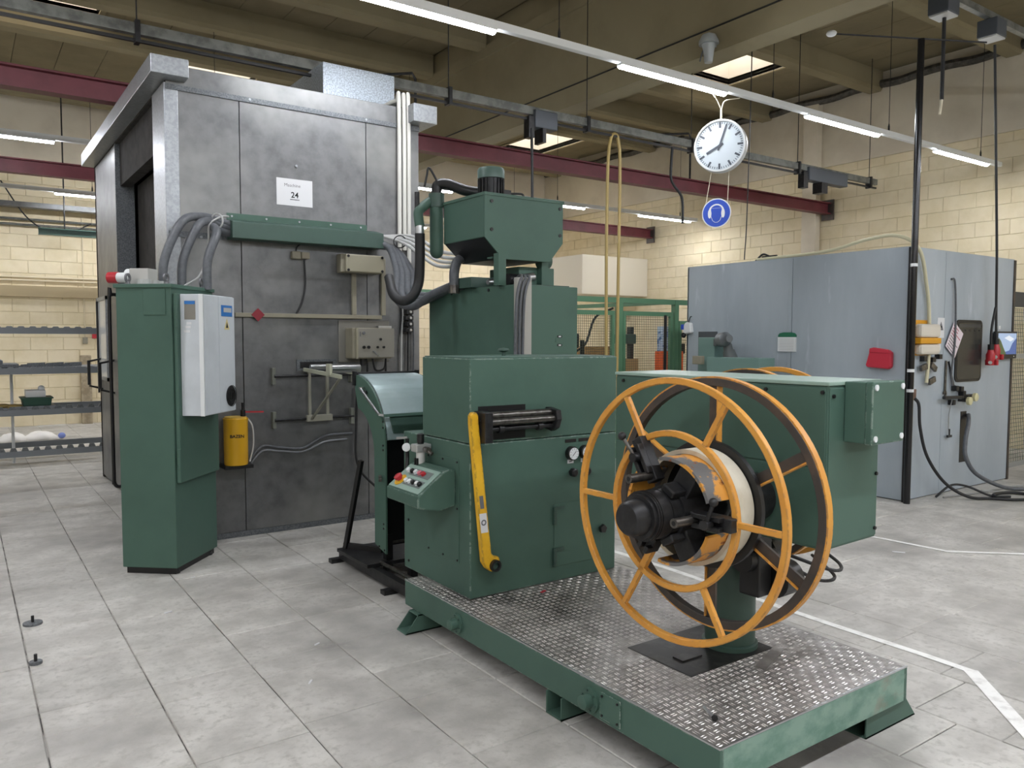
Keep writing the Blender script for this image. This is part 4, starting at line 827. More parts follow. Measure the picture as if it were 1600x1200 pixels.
# ================================================================== DECOILER
AX = math.radians(2.6)
dc = thing('decoiler', 'green decoiler housing on a round column on the tread platform', 'decoiler', (2.86, 2.33, PT), rz=AX)
DM = WM[dc.name]; DO = DM.translation.copy(); DU = DM.to_3x3()@X; DV = DM.to_3x3()@Y
DO = Vector((2.86, 2.33, 0))
def dbx(a, b, c, d, e, f): return MB().obox(DO, DU, DV, Z, a, b, c, d, e, f)
MB().lathe(DO+Z*(PT+.0015), Z, [(0, .112), (.61, .112)], 36).build('column', greend, dc, smooth=40)
MB().lathe(DO+Z*(PT+.0015), Z, [(0, .125), (.02, .125), (.025, .113)], 36).build('column_foot', greend, dc, smooth=40)
dbx(-.19, .19, -.57, .555, .835, 1.47).build('housing', green, dc, bev=.006)
dbx(-.196, .196, -.575, .56, 1.47, 1.485).build('top_lid', mat('green_lid_glare', '8fa79a', .35), dc, bev=.003)  # glare on the top is painted into the paler lid colour
dbx(-.194, -.19, -.562, .55, 1.155, 1.46).build('side_panel', green, dc, bev=.002); dbx(-.194, -.19, -.562, .55, .845, 1.148).build('side_panel', green, dc, bev=.002)
dbx(-.185, .185, -.574, -.57, .845, 1.46).build('end_panel', green, dc, bev=.002)
dp = lambda a, b, z: DO+DU*a+DV*b+Z*z
bolts(dc, [dp(-.194, y, z) for y in (-.55, -.3, .1, .5) for z in (1.445, .86)]+[dp(-.194, -.55, 1.14), dp(-.194, -.55, 1.17)], -DU, .008, .008, black)
bolts(dc, [dp(x, -.574, z) for x in (-.165, .17) for z in (1.43, .875)]+[dp(.17, -.574, 1.10)], -DV, .008, .008, black)
dbx(.03, .19, -.5745, -.5742, 1.13, 1.17).build('oil_smudge', mat('smudge', '3c4a44', .5), dc) if False else None
# terminal box on the end
jb = dbx(-.085, .155, -.66, -.575, 1.25, 1.485).build('terminal_box', green, dc, bev=.004, label='green terminal box with four white corner screws')
dbx(-.088, .158, -.69, -.66, 1.247, 1.488).build('box_lid', greenw, jb, bev=.005)
bolts(jb, [dp(x, -.69, z) for x in (-.065, .135) for z in (1.27, 1.465)], -DV, .012, .005, whitep, 'screw', 12)
# brake and motor under the spindle, in front of the column
MB().cyl(dp(-.20, -.26, 1.0), dp(-.30, -.26, 1.0), .10, 28).build('spindle_bearing', ironk, dc, smooth=40)
br = MB(); br.cyl(dp(-.20, -.20, .72), dp(-.02, -.20, .72), .055, 18); br.build('brake_motor', black, dc, smooth=40)
MB().cyl(dp(-.06, -.26, .62), dp(.06, -.26, .62), .075, 20).build('brake_cylinder', black, dc, smooth=40); MB().obox(dp(-.12, -.2, .56), DU, DV, Z, -.04, .05, -.06, .04, 0, .30).build('brake_bracket', black, dc, bev=.008)
MB().cyl(dp(.0, -.16, .74), dp(.13, -.16, .74), .06, 18).build('gear_motor', black, dc, smooth=40)
MB().obox(dp(-.13, -.10, .80), DU, DV, Z, -.04, .06, -.08, .06, 0, .10).build('caliper', black, dc, bev=.01)
MB().tube([dp(.1, -.2, .7), dp(.25, -.35, .63), dp(.4, -.3, .62), dp(.5, -.1, .66)], .008, 6).build('cable', rubber, dc)
MB().tube([dp(.1, -.2, .66), dp(.22, -.3, .58), dp(.36, -.3, .57), dp(.5, -.1, .6)], .008, 6).build('cable', rubber, dc)
# ---- reels (built once in local coordinates, axis = local x pointing to the housing)
def reel(name, label, loc, rz, full=True, spin=0):
    r = thing(name, label, 'reel', loc, 'coil reels', rz)
    RM = WM[r.name]; O = RM.translation.copy(); A = RM.to_3x3()@X; B = RM.to_3x3()@Y
    def pt(u, ang, rad): a = math.radians(ang)+spin; return O+A*u+(B*math.cos(a)+Z*math.sin(a))*rad
    def rd(ang): a = math.radians(ang)+spin; return B*math.cos(a)+Z*math.sin(a)
    f_out = MB().ring(O-A*.012, A, .475, .5, .024, 96).build('outer_ring', orange, r, smooth=30, bev=.003)
    f_in = MB().ring(O-A*.012, A, .278, .302, .024, 72).build('inner_ring', orange, r, smooth=30, bev=.003)
    for k in range(6):
        a = 60*k; MB().bar(pt(0, a, .30), pt(0, a, .478), .022, .02, up=A).build('spoke', orange, r, bev=.003)
    MB().ring(O+A*.226, A, .460, .491, .034, 96).build('rear_ring', rimdark, r, smooth=30, bev=.002); MB().ring(O+A*.228, A, .491, .497, .032, 96).build('rear_ring_band', orange, r, smooth=30, label='orange band around the bare rear ring')
    for k in range(6):
        a = 30+60*k; t_ = rd(a).cross(A); c0, c1 = pt(.243, a, .20), pt(.243, a, .463)
        MB().bar(c0, c1, .042, .012, up=A).build('rear_spoke', rimdark, r); MB().bar(c0-t_*.022, c1-t_*.022, .006, .03, up=A).build('spoke_edge', orange, r)
    MB().lathe(O+A*.202, A, [(0, .12), (0, .25), (.022, .25), (.022, .12)], 56, False).build('brake_disc', black, r, smooth=40)
    MB().ring(O+A*.085, A, .205, .222, .112, 72).build('core_sleeve', cream_drum, r, smooth=30, label='cream sleeve behind the mandrel segments')
    # mandrel : three expanding shells
    for c_ in (0, 120, 240):
        q = [rd(c_-41), rd(c_+41)]
        MB().ring(O-A*.03, A, .190, .203, .17, 26, -math.radians(42), math.radians(42), ref=rd(c_)).build('mandrel_segment', orangew, r, smooth=30, label='peeling orange curved mandrel shell')
    MB().lathe(O-A*.245, A, [(0, .0), (0, .052), (.012, .062), (.06, .066), (.06, .082), (.075, .082), (.075, .09), (.20, .09), (.20, .10), (.46, .10)], 40, False).build('hub', ironk, r, smooth=40)
    MB().cyl(O+A*.21, O+A*.503, .06, 20).build('spindle', ironk, r, smooth=40)
    for u_ in (.082, .094, .15): MB().ring(O-A*(.245-u_), A, .088, .0925, .005, 40).build('hub_groove', black, r)
    for c_ in (0, 120, 240):
        MB().bar(pt(.03, c_, .085), pt(.03, c_, .192), .085, .10, up=A).build('spider_arm', ironk, r, bev=.006); MB().bar(pt(-.055, c_, .09), pt(-.055, c_, .12), .06, .07, up=A).build('arm_lug', ironk, r, bev=.006)
    for c_ in (60, 180, 300):
        t_ = A.cross(rd(c_))
        cl = MB().bar(pt(-.02, c_, .12), pt(-.02, c_, .30 if c_ != 300 else .185), .05, .05, up=A).build('clamp_slide', ironk, r, bev=.004, label='black clamp slide with locking lever')
        MB().bar(pt(-.058, c_, .15)-t_*.02, pt(-.058, c_, .27 if c_ != 300 else .18)-t_*.02, .018, .03, up=A).build('clamp_bar', black, cl, bev=.003); MB().bar(pt(-.058, c_, .15)+t_*.016, pt(-.058, c_, .27 if c_ != 300 else .18)+t_*.016, .018, .03, up=A).build('clamp_bar', black, cl, bev=.003)
        if c_ == 300:
            MB().bar(pt(0, c_, .19), pt(0, c_, .30), .026, .024, up=A).build('spoke_shoe', orange, r); continue
        p0 = pt(-.03, c_, .145); MB().cyl(p0, p0-A*.13, .017, 16).build('clamp_peg', steeld, cl, smooth=40); MB().cyl(p0-A*.13, p0-A*.1305, .009, 12).build('peg_bore', black, cl)
        l0 = pt(-.085, c_, .225); sgn = -1 if c_ == 180 else 1
        l1 = l0+(rd(c_)*.75+A*-.2)*.12 if c_ == 60 else l0+(Z*.85-t_*0-A*.05+rd(c_)*.35)*.10
        MB().cyl(l0, l1, .0075, 10).build('lever', ironk if c_ != 60 else steeld, cl, smooth=40); MB().sphere(l1, .0165).build('lever_ball', black, cl, smooth=60); MB().cyl(l0+A*.02, l0-A*.015, .018, 14).build('lever_boss', ironk, cl, smooth=40)
        MB().bar(pt(0, c_, .245), pt(0, c_, .30), .03, .028, up=A).build('spoke_shoe', orange, r)
    return r
e1 = reel('coil_reel', 'orange ringed coil reel with black mandrel, facing the camera', (2.174, 2.05, 1.005), AX)
e2 = reel('coil_reel', 'orange ringed coil reel on the far side, mostly hidden by the green housing', (3.555, 2.62, 1.0), AX+PI)

# ================================================================== GREY ENCLOSURE (right)
EX0, EX1, EY0, EY1, EH = 7.79, 10.08, 4.2, 7.13, 2.56
en = thing('grey_enclosure', 'large blue-grey painted steel machine enclosure by the right wall', 'enclosure', ((EX0+EX1)/2, (EY0+EY1)/2, 0))
MB().box(EX0+.02, EX1-.02, EY0+.02, EY1-.02, 0, EH-.01).build('core', boothdark, en)
for a, b in ((EY0, 5.55), (5.555, EY1)): MB().box(EX0, EX0+.02, a, b-.002, .01, EH).build('side_panel', encgrey, en, bev=.003)
for a, b in ((EX0, 8.5), (8.503, EX1)): MB().box(a, b-.002, EY0, EY0+.02, .01, EH).build('front_panel', encgrey, en, bev=.003)
MB().box(EX0, EX1, EY1-.02, EY1, .01, EH).build('rear_panel', encgrey, en); MB().box(EX1-.02, EX1, EY0, EY1, .01, EH).build('side_panel', encgrey, en)
MB().box(EX0, EX1, EY0, EY1, EH, EH+.01).build('roof', encgrey, en)
MB().box(EX0-.03, EX0+.012, EY0-.03, EY0-.001, 0, EH).build('corner_trim', black, en)
MB().box(EX1-.02, EX1+.02, EY0-.012, EY0+.03, 0, EH).build('corner_trim', rimdark, en)
MB().box(EX0-.006, EX0, 6.62, 6.93, .9, 1.735).build('side_opening', mat('dark_grey_panel', '4c5154', .5), en, bev=.02)
MB().box(8.92, 9.05, EY0-.003, EY0, .30, .86).build('cable_slot', black, en)
MB().box(EX0-.002, EX0, 5.6, 5.604, .8, 2.2).build('panel_seam', encgrey, en)
fy = EY0
# black upright pole
t = thing('black_pole', 'tall black pole at the near corner of the grey enclosure', 'pole', (7.735, 4.13, 0))
MB().cyl((7.735, 4.13, 0), (7.735, 4.13, 4.55), .032, 14).build('tube', mat('gloss_black', '101114', .2), t, smooth=40)
for z in (2.36, 1.32, 1.12): MB().cyl((7.735, 4.13, z), (7.735, 4.13, z+.03), .0335, 14).build('tape_band', whitep, t, smooth=40)
MB().cyl((7.1, 4.65, 4.62), (8.2, 3.74, 4.50), .008, 6).build('cross_wire', ironk, t); MB().sphere((7.08, 4.67, 4.625), .05, sc=(1, 1, .6)).build('wire_rosette', whitep, t, smooth=60)
# cream hose over the enclosure top
hose('roof_hose', [(7.86, 6.1, EH+.03), (7.87, 5.2, EH+.05), (7.85, 4.7, EH+.13), (7.82, 4.35, EH+.13), (7.9, 4.17, EH-.02), (8.05, 4.165, 2.2), (8.12, 4.165, 1.9), (8.13, 4.16, 1.5), (8.10, 4.16, 1.2)], .018, mat('cream_hose', 'c9c4a4', .5), 'cream hose draped over the enclosure roof and down its front')
t = thing('roof_coupling', 'dark hose coupling lying on the enclosure roof', 'coupling', (7.9, 6.0, EH+.01))
MB().tube([(7.9, 6.15, EH+.02), (7.9, 6.05, EH+.09), (7.9, 5.95, EH+.06)], .012, 6).build('bow', rubber, t); MB().cyl((7.9, 5.85, EH+.05), (7.9, 6.05, EH+.05), .022, 10).build('body', ironk, t)
# yellow-white dispenser
t = thing('tool_dispenser', 'amber and white plastic dispenser on the enclosure front', 'dispenser', (8.1, 4.15, 1.5))
MB().box(7.83, 8.22, fy-.01, fy-.001, 1.48, 1.84).build('back_plate', amber, t, bev=.01); MB().box(7.87, 8.26, fy-.10, fy-.01, 1.66, 1.80).build('upper_drum', mat('dirty_white', 'd3cdbf', .5), t, bev=.03); MB().box(7.85, 8.25, fy-.105, fy-.01, 1.60, 1.66).build('band', amber, t, bev=.008); MB().box(7.88, 8.26, fy-.10, fy-.01, 1.49, 1.60).build('lower_drum', MATS['dirty_white'], t, bev=.03)
MB().box(8.27, 8.33, fy-.06, fy-.001, 1.53, 1.72).build('side_block', whitep, t, bev=.006); bolts(t, [(7.88, fy-.01, 1.82), (8.16, fy-.01, 1.82)], -Y, .008, .006, ironk)
for i, (x, z) in enumerate(((8.03, 1.45), (8.2, 1.44), (8.33, 1.47))): MB().box(x, x+.06, fy-.05, fy-.001, z-.03, z+.02).build('clip', black, t)
for i, (x, z, a) in enumerate(((8.03, 1.36, .2), (8.22, 1.36, -.5), (8.2, 1.22, .3))): MB().obox((x, fy-.03, z), (math.cos(a), 0, math.sin(a)), (0, -1, 0), (-math.sin(a), 0, math.cos(a)), -.06, .06, 0, .03, -.03, .03).build('hanging_tool', steeld, t, bev=.006)
# notices
n1 = tag(MB().box(8.36, 8.50, fy-.004, fy-.001, 1.66, 1.87).build('paper_notice', paper), 'small white notice with a hazard triangle on the enclosure front', 'notice'); MB().prism([(-.05, 0), (.05, 0), (0, .09)], (8.43, fy-.0045, 1.74), X, Z, -Y, .001).build('triangle', inkgrey, n1); MB().box(8.40, 8.45, fy-.006, fy-.0045, 1.765, 1.785).build('pictogram', ink, n1)
ca, sa = math.cos(math.radians(-33)), math.sin(math.radians(-33))
e_x, e_z = Vector((ca, 0, sa)), Vector((-sa, 0, ca))
o_ = Vector((8.69, fy-.02, 1.64)); n2 = tag(MB().obox(o_, e_x, -Y, e_z, -.12, .12, 0, .002, -.155, .155).build('tilted_notice', mat('pink_paper', 'd9cdd2', .7)), 'tilted printed sheet hanging by one corner on the enclosure front', 'notice')
for k in range(9): MB().obox(o_, e_x, -Y, e_z, -.10, .02 if k % 3 else .10, .002, .003, -.14+.032*k, -.13+.032*k).build('printed_line', mat('ink_red', 'a0505c', .7) if k > 4 else inkgrey, n2)
hose('notice_cable', [(8.60, fy-.01, 2.28), (8.66, fy-.02, 2.25), (8.68, fy-.03, 1.9), (8.67, fy-.035, 1.6), (8.63, fy-.03, 1.3), (8.68, fy-.02, 1.15)], .010, hosegrey, 'grey cable hanging over the tilted sheet on the enclosure')
t = thing('inspection_hatch', 'tall black panel with rounded corners on the enclosure front', 'panel', (9.04, 4.19, 1.18))
MB().box(8.745, 9.325, fy-.012, fy-.001, 1.185, 1.855).build('gasket', black, t, bev=.035, seg=4) if False else None
def rrect(x0, x1, z0, z1, r, n=6):
    pts = []
    for cx, cz, a0 in ((x1-r, z1-r, 0), (x0+r, z1-r, 90), (x0+r, z0+r, 180), (x1-r, z0+r, 270)):
        for k in range(n+1): a = math.radians(a0+90*k/n); pts.append((cx+r*math.cos(a), cz+r*math.sin(a)))
    return pts
MB().prism(rrect(8.745, 9.325, 1.185, 1.855, .06), (0, fy-.001, 0), X, Z, -Y, .012).build('gasket', black, t); MB().prism(rrect(8.775, 9.295, 1.215, 1.825, .045), (0, fy-.013, 0), X, Z, -Y, .003).build('pane', mat('smoked_pane', '2f302f', .25), t)
MB().box(8.79, 9.28, fy-.0175, fy-.016, 1.775, 1.81).build('header_strip', mat('strip_dark', '3c3d3d', .4), t)
for k in range(5): MB().box(8.81+.105*k, 8.84+.105*k, fy-.0175, fy-.016, 1.735, 1.752).build('symbol', black, t)
t = thing('flat_monitor', 'flat monitor showing a blue mountain picture on the enclosure front', 'monitor', (9.82, 4.15, 1.42))
MB().box(9.57, 10.07, fy-.06, fy-.02, 1.425, 1.735).build('bezel', black, t, bev=.006); MB().box(9.72, 9.92, fy-.02, fy-.001, 1.5, 1.66).build('wall_mount', ironk, t)
sc = MB().box(9.60, 10.05, fy-.062, fy-.06, 1.475, 1.715).build('screen', mat('screen_sky', 'a9c0e0', .3, emit=.07), t)
MB().prism([(9.60, 1.475), (10.05, 1.475), (10.05, 1.66), (9.95, 1.60), (9.88, 1.52)], (0, fy-.062, 0), X, Z, -Y, .0006).build('picture_patch', mat('screen_blue', '4a66a8', .3, emit=.06), t); MB().prism([(9.60, 1.475), (9.80, 1.475), (9.72, 1.56), (9.66, 1.63), (9.60, 1.67)], (0, fy-.0626, 0), X, Z, -Y, .0006).build('picture_patch', mat('screen_green', '55663f', .3, emit=.04), t)
MB().prism([(9.74, 1.66), (9.86, 1.69), (9.99, 1.65), (9.90, 1.62)], (0, fy-.0626, 0), X, Z, -Y, .0006).build('picture_patch', mat('screen_cloud', 'dfe6f0', .3, emit=.1), t)
MB().cyl((10.0, fy-.06, 1.45), (10.0, fy-.064, 1.45), .007, 10).build('power_led', whitep, t); MB().box(9.70, 9.74, fy-.02, fy-.001, 1.76, 1.80).build('hook', whitep, t)
# red connectors on hanging cables
def cee(x, z, lab, zc):
    t = thing('red_connector', lab, 'connector', (x, fy-.1, z))
    MB().lathe((x, fy-.10, z), Z, [(0, .052), (.06, .052), (.06, .046), (.12, .046), (.14, .036), (.17, .03)], 18).build('shell', redplastic, t, smooth=40); MB().cyl((x, fy-.10, z+.17), (x, fy-.10, z+.23), .032, 14).build('gland', black, t, smooth=40); MB().box(x-.02, x+.02, fy-.18, fy-.15, z, z+.06).build('flap', redplastic, t, bev=.008); MB().cyl((x-.05, fy-.12, z+.03), (x-.07, fy-.13, z+.03), .02, 10).build('cap', steel, t)
    MB().tube(zc, .014, 8).build('cable', rubber, t, smooth=60)
cee(9.34, 1.36, 'red power connector hanging left of the monitor, the lower one', [(9.34, fy-.1, 1.58), (9.34, fy-.1, 1.75), (9.40, fy-.1, 1.95), (9.42, fy-.1, 2.0)])
cee(9.46, 1.42, 'red power connector hanging left of the monitor, the upper one', [(9.46, fy-.1, 1.64), (9.43, fy-.1, 2.0), (9.35, fy-.12, 2.6), (9.18, fy-.15, 3.6), (9.06, fy-.15, 4.75)])
# wrenches, torch rack, gauges
for i, (x, z, a, l) in enumerate(((8.55, 1.42, .02, .33), (8.60, 1.41, -.45, .30))):
    t = thing('spanner', ['flat grey spanner hanging straight on the enclosure front', 'dark spanner hanging slantwise on the enclosure front'][i], 'spanner', (x, fy-.01, z-l)); dd = Vector((-math.sin(a), 0, -math.cos(a))); p0 = Vector((x, fy-.012, z))
    MB().bar(p0, p0+dd*l, .028 if i == 0 else .018, .01, up=Y).build('shaft', steeld if i == 0 else ironk, t); MB().ring(p0+dd*(l+.02)+Y*.005, -Y, .014, .034, .01, 18, .5, 5.7).build('jaw', steeld if i == 0 else ironk, t)
t = thing('welding_torch', 'dark welding torch with two round yellowish gauges on the enclosure front', 'torch', (8.75, 4.1, 1.0))
MB().bar((8.42, fy-.06, 1.035), (8.82, fy-.07, 1.025), .035, .035).build('handle', ironk, t, bev=.01); MB().box(8.93, 9.12, fy-.04, fy-.001, .985, 1.045).build('rest', black, t)
for (x, z) in ((8.86, .985), (8.99, 1.02)): MB().lathe((x, fy-.10, z), -Y, [(0, .045), (.03, .045), (.034, .04)], 20).build('gauge', mat('yellowed_dial', 'c9c49a', .4), t, smooth=40); MB().cyl((x, fy-.09, z), (x, fy-.001, z), .014, 8).build('gauge_stem', ironk, t)
for (x, z) in ((8.72, 1.12), (8.83, 1.11), (8.88, 1.06), (8.66, .97)): MB().box(x-.03, x+.03, fy-.06, fy-.001, z-.025, z+.03).build('valve', ironk, t, bev=.008)
MB().tube([(8.62, fy-.05, 1.0), (8.63, fy-.02, .85), (8.63, fy-.02, .68)], .005, 6).build('chain', steel, t); MB().box(8.59, 8.67, fy-.04, fy-.02, .60, .625).build('spark_cup', ironk, t); MB().cyl((8.63, fy-.03, .625), (8.63, fy-.03, .69), .008, 8).build('cup_stem', ironk, t)
# rust patch fitting, cables on floor
t = thing('black_cable', 'black cable hanging from a rusty fitting and coiling on the floor', 'cable', (8.0, 4.0, 0))
MB().box(7.84, 7.93, fy-.03, fy-.001, 1.03, 1.14).build('rusty_fitting', mat('rust', '7a6152', .8, col2='5d4638', scale=20), t); MB().tube([(7.90, fy-.03, 1.05), (7.93, fy-.06, .98), (7.95, fy-.07, .75), (8.05, fy-.10, .45), (8.22, fy-.20, .18), (8.40, fy-.35, .04), (8.6, 3.72, .02), (8.75, 3.55, .02), (9.0, 3.45, .02), (9.15, 3.55, .02), (9.1, 3.75, .02), (8.85, 3.8, .02), (8.7, 3.7, .02)], .016, 8).build('cable', rubber, t, smooth=60)
hose('grey_hose', [(9.06, fy-.02, .82), (8.98, fy-.06, .74), (8.86, fy-.09, .55), (8.82, fy-.12, .38), (8.90, fy-.2, .2), (9.2, 3.85, .05), (9.5, 3.7, .025), (9.85, 3.75, .025), (10.4, 4.0, .025)], .022, hosegrey, 'thick grey hose coming out of the enclosure slot onto the floor')
hose('floor_cable', [(8.25, 4.1, .015), (8.45, 4.05, .12), (8.65, 3.98, .10), (8.78, 3.8, .015), (8.9, 3.66, .015)], .012, rubber, 'black cable arching off the floor at the enclosure foot')
hose('floor_cable', [(8.3, 4.05, .012), (8.9, 3.95, .012), (9.6, 3.9, .012), (10.0, 3.7, .012), (9.7, 3.6, .012), (9.2, 3.75, .012), (8.9, 3.95, .03)], .010, mat('pale_cable', '9a9b98', .5), 'pale cable in a flat loop on the floor before the enclosure')
# left face things : red pouch, document holder, mask
t = thing('red_pouch', 'red pouch hanging on the side of the grey enclosure', 'pouch', (7.75, 4.46, 1.33))
MB().prism([(4.335, 1.365), (4.36, 1.34), (4.60, 1.355), (4.61, 1.38), (4.565, 1.545), (4.52, 1.555), (4.37, 1.535), (4.335, 1.51)], (EX0-.06, 0, 0), Y, Z, X, .058).build('bag', mat('red_vinyl', 'c02f42', .45), t, bev=.015, seg=3); MB().prism([(4.345, 1.50), (4.57, 1.51), (4.565, 1.55), (4.52, 1.56), (4.36, 1.54)], (EX0-.068, 0, 0), Y, Z, X, .02).build('flap', MATS['red_vinyl'], t, bev=.006)
t = thing('document_holder', 'white document holder with a green header on the enclosure side', 'document holder', (7.78, 5.6, 1.5))
MB().prism([(5.48, 1.665), (5.72, 1.665), (5.72, 1.69), (5.70, 1.71), (5.65, 1.72), (5.55, 1.72), (5.50, 1.71), (5.48, 1.69)], (EX0-.012, 0, 0), Y, Z, X, .01).build('header', mat('header_green', '1f6b4e', .5), t); MB().box(EX0-.018, EX0-.002, 5.48, 5.72, 1.50, 1.665).build('sleeve', whitep, t)
for k in range(8): MB().box(EX0-.0195, EX0-.018, 5.505, 5.695, 1.645-.018*k, 1.649-.018*k).build('printed_line', cablegrey, t)
t = thing('hanging_mask', 'white and blue dust mask on a hook at the enclosure edge', 'mask', (7.75, 7.08, 1.66))
MB().prism([(7.00, 1.72), (7.14, 1.70), (7.15, 1.80), (7.10, 1.86), (7.02, 1.85)], (EX0-.07, 0, 0), Y, Z, X, .068).build('shell', whitep, t, bev=.02, seg=3); MB().box(EX0-.08, EX0-.02, 7.12, 7.17, 1.76, 1.83).build('filter', bluep, t, bev=.01); MB().tube([(EX0-.03, 7.08, 1.84), (EX0-.02, 7.06, 1.92), (EX0-.001, 7.05, 1.93)], .006, 6).build('hook', black, t); MB().sphere((EX0-.06, 7.13, 1.69), .035).build('nose_pad', black, t, smooth=60)
# feeder head in front of the enclosure side
t = thing('feeder_head', 'grey-green feeder unit with two dark motors beside the enclosure', 'feeder', (7.4, 6.2, .0))
MB().box(7.36, 7.60, 6.30, 6.55, 0, 1.66).build('column', mat('feeder_green', '6f8c85', .45), t, bev=.006); MB().box(7.22, 7.50, 5.55, 6.29, 0, 1.43).build('table', MATS['feeder_green'], t, bev=.006); MB().box(7.20, 7.26, 6.36, 6.50, 1.34, 1.44).build('panel_box', beige, t, bev=.006)
MB().lathe((7.36, 6.22, 1.63), (-.3, -1, .1), [(0, .05), (.02, .085), (.12, .085), (.16, .05), (.2, .045)], 20).build('motor', mat('motor_grey', '6c7173', .35, .4), t, smooth=40)
MB().lathe((7.40, 6.12, 1.50), (0, -.35, -1), [(0, .05), (.0, .07), (.10, .085), (.16, .08), (.17, .0)], 20).build('gearbox', mat('gear_grey', '565b5a', .45), t, smooth=40); MB().lathe((7.40, 6.14, 1.58), (0, -.2, -1), [(0, .05), (.10, .06)], 16).build('neck', MATS['gear_grey'], t, smooth=40)
MB().bar((7.38, 6.3, 1.60), (7.38, 6.12, 1.60), .08, .08).build('bracket', MATS['gear_grey'], t)

# ================================================================== FENCE AND BACKGROUND CELL
FY, FT = 8.0, 2.2
def wiremesh(mb, o, a, w_, h_, s, r):
    o, a = Vector(o), Vector(a); n = max(1, int(w_/s)); m_ = max(1, int(h_/s))
    p = Vector((-a.y, a.x, 0))
    for i in range(n+1): q = o+a*(w_*i/n); mb.bar(q, q+Z*h_, r, r)
    for j in range(m_+1): q = o+Z*(h_*j/m_); mb.bar(q, q+a*w_, r, r)
def panel(x0, x1, lab, y=FY, zt=2.02, mid=None):
    t = thing('mesh_fence', lab, 'fence panel', ((x0+x1)/2, y, 0))
    for x in (x0, x1-.045): MB().box(x, x+.045, y-.022, y+.022, .08, zt).build('upright', fencegreen, t)
    for z in (.08, zt-.06): MB().box(x0+.045, x1-.045, y-.02, y+.02, z, z+.06).build('rail', fencegreen, t)
    if mid: MB().box(x0+.045, x1-.045, y-.02, y+.02, mid, mid+.04).build('rail', fencegreen, t)
    wm = MB(); wiremesh(wm, (x0+.04, y, .1), X, x1-x0-.08, zt-.14, .034, .004); stuff(wm.build('wire_mesh', mat('dark_wire', '4a5348', .5), t))
fp = thing('cell_fence', 'green tube frame of the machine cell fence', 'fence frame', (7.5, FY, 0))
for x in (5.4, 7.36, 8.45): MB().box(x, x+.075, FY-.04, FY+.04, 0, FT).build('post', fencegreen, fp)
MB().box(4.0, 10.4, FY-.035, FY+.035, FT-.07, FT).build('top_tube', fencegreen, fp); MB().box(8.45, 8.52, FY, 11.5, FT-.06, FT).build('side_tube', fencegreen, fp)
panel(5.55, 7.30, 'green mesh fence panel with a middle rail, behind the tower', mid=1.35)
panel(7.46, 8.42, 'green mesh fence door panel between two green posts')
panel(8.56, 10.2, 'green mesh fence panel running behind the grey enclosure', zt=1.9)
# cell contents
tag(MB().box(11.03, 12.98, 13.1, 14.6, 2.6, 3.45).build('wall_cupboard', mat('warm_white', 'd8d0bd', .6), bev=.01), 'white wall cupboard in the far corner above the fence', 'cupboard')
tag(MB().box(8.75, 9.35, 10.3, 10.9, 0, 1.5).build('pallet_stack', mat('raw_wood', 'b08d5a', .8, col2='8d6b40', scale=12, stretch=(1, 1, 8)), bev=.005), 'stack of raw timber behind the mesh fence', 'timber')
tag(MB().box(9.2, 10.3, 13.6, 13.75, 0, 2.3).build('pin_board', mat('plywood', 'dcb27c', .7, col2='cfa36b', scale=3), bev=.004), 'tan plywood board behind the fence', 'board')
t = thing('hose_reel', 'black hose reel with spray gun on a post behind the fence', 'hose reel', (7.15, 8.9, 0))
MB().cyl((7.15, 8.9, 0), (7.15, 8.9, 2.05), .03, 10).build('post', black, t); MB().lathe((7.05, 8.85, 1.95), (.3, 1, 0), [(0, .05), (0, .17), (.1, .17), (.1, .05)], 24).build('drum', black, t, smooth=40)
MB().tube([(7.2, 8.9, 1.4), (7.55, 8.9, 1.55), (7.75, 8.9, 1.95), (8.1, 8.9, 2.1)], .018, 8).build('hose', ironk, t, smooth=60); MB().box(7.2, 7.42, 8.85, 8.95, 1.5, 1.72).build('gun_holder', black, t, bev=.03); MB().cyl((7.5, 8.9, 1.62), (7.5, 8.9, 1.35), .035, 10).build('gun', black, t)
t = thing('vending_display', 'tall display with blue-white header and orange base behind the fence', 'display', (10.4, 9.9, 0))
MB().box(10.2, 10.62, 9.8, 10.1, 0, 1.05).build('base', mat('base_dark', '6b4a35', .6), t); MB().box(10.2, 10.62, 9.79, 10.1, 1.05, 1.42).build('orange_bin', mat('bright_orange', 'e8642a', .5), t, bev=.02); MB().box(10.22, 10.60, 9.85, 10.05, 1.42, 1.86).build('header', mat('pale_blue_card', 'b9cbe0', .5, col2='4f74b0', scale=9, lo=.52, hi=.56), t)
t = thing('green_vice', 'green bench machine on a cardboard box behind the fence door', 'machine', (9.6, 10.4, 0))
MB().box(9.75, 10.1, 10.4, 10.7, 0, 1.28).build('box', mat('cardboard', 'b89a6a', .8), t, bev=.004); MB().box(9.6, 10.05, 10.4, 10.6, 1.55, 1.72).build('head', greend, t, bev=.02); MB().box(9.95, 10.02, 10.45, 10.55, 1.28, 1.85).build('spindle', ironk, t)
tag(MB().box(8.4, 10.1, 11.4, 12.2, .0, .95).build('work_bench', mat('bench_white', 'e2e2de', .5), bev=.01), 'pale workbench behind the fence door', 'workbench')
tag(MB().box(11.2, 11.55, 10.6, 10.75, 1.35, 1.55).build('wall_valve', ironk, bev=.02), 'dark fitting on the wall behind the rightmost fence panel', 'fitting')
t = thing('dark_stand', 'thin black stand just left of the grey enclosure', 'stand', (7.72, 7.6, 0))
MB().cyl((7.62, 7.35, 0), (7.62, 7.35, 1.95), .022, 8).build('pole', black, t); MB().box(7.54, 7.70, 7.27, 7.43, 0, .02).build('foot', black, t)
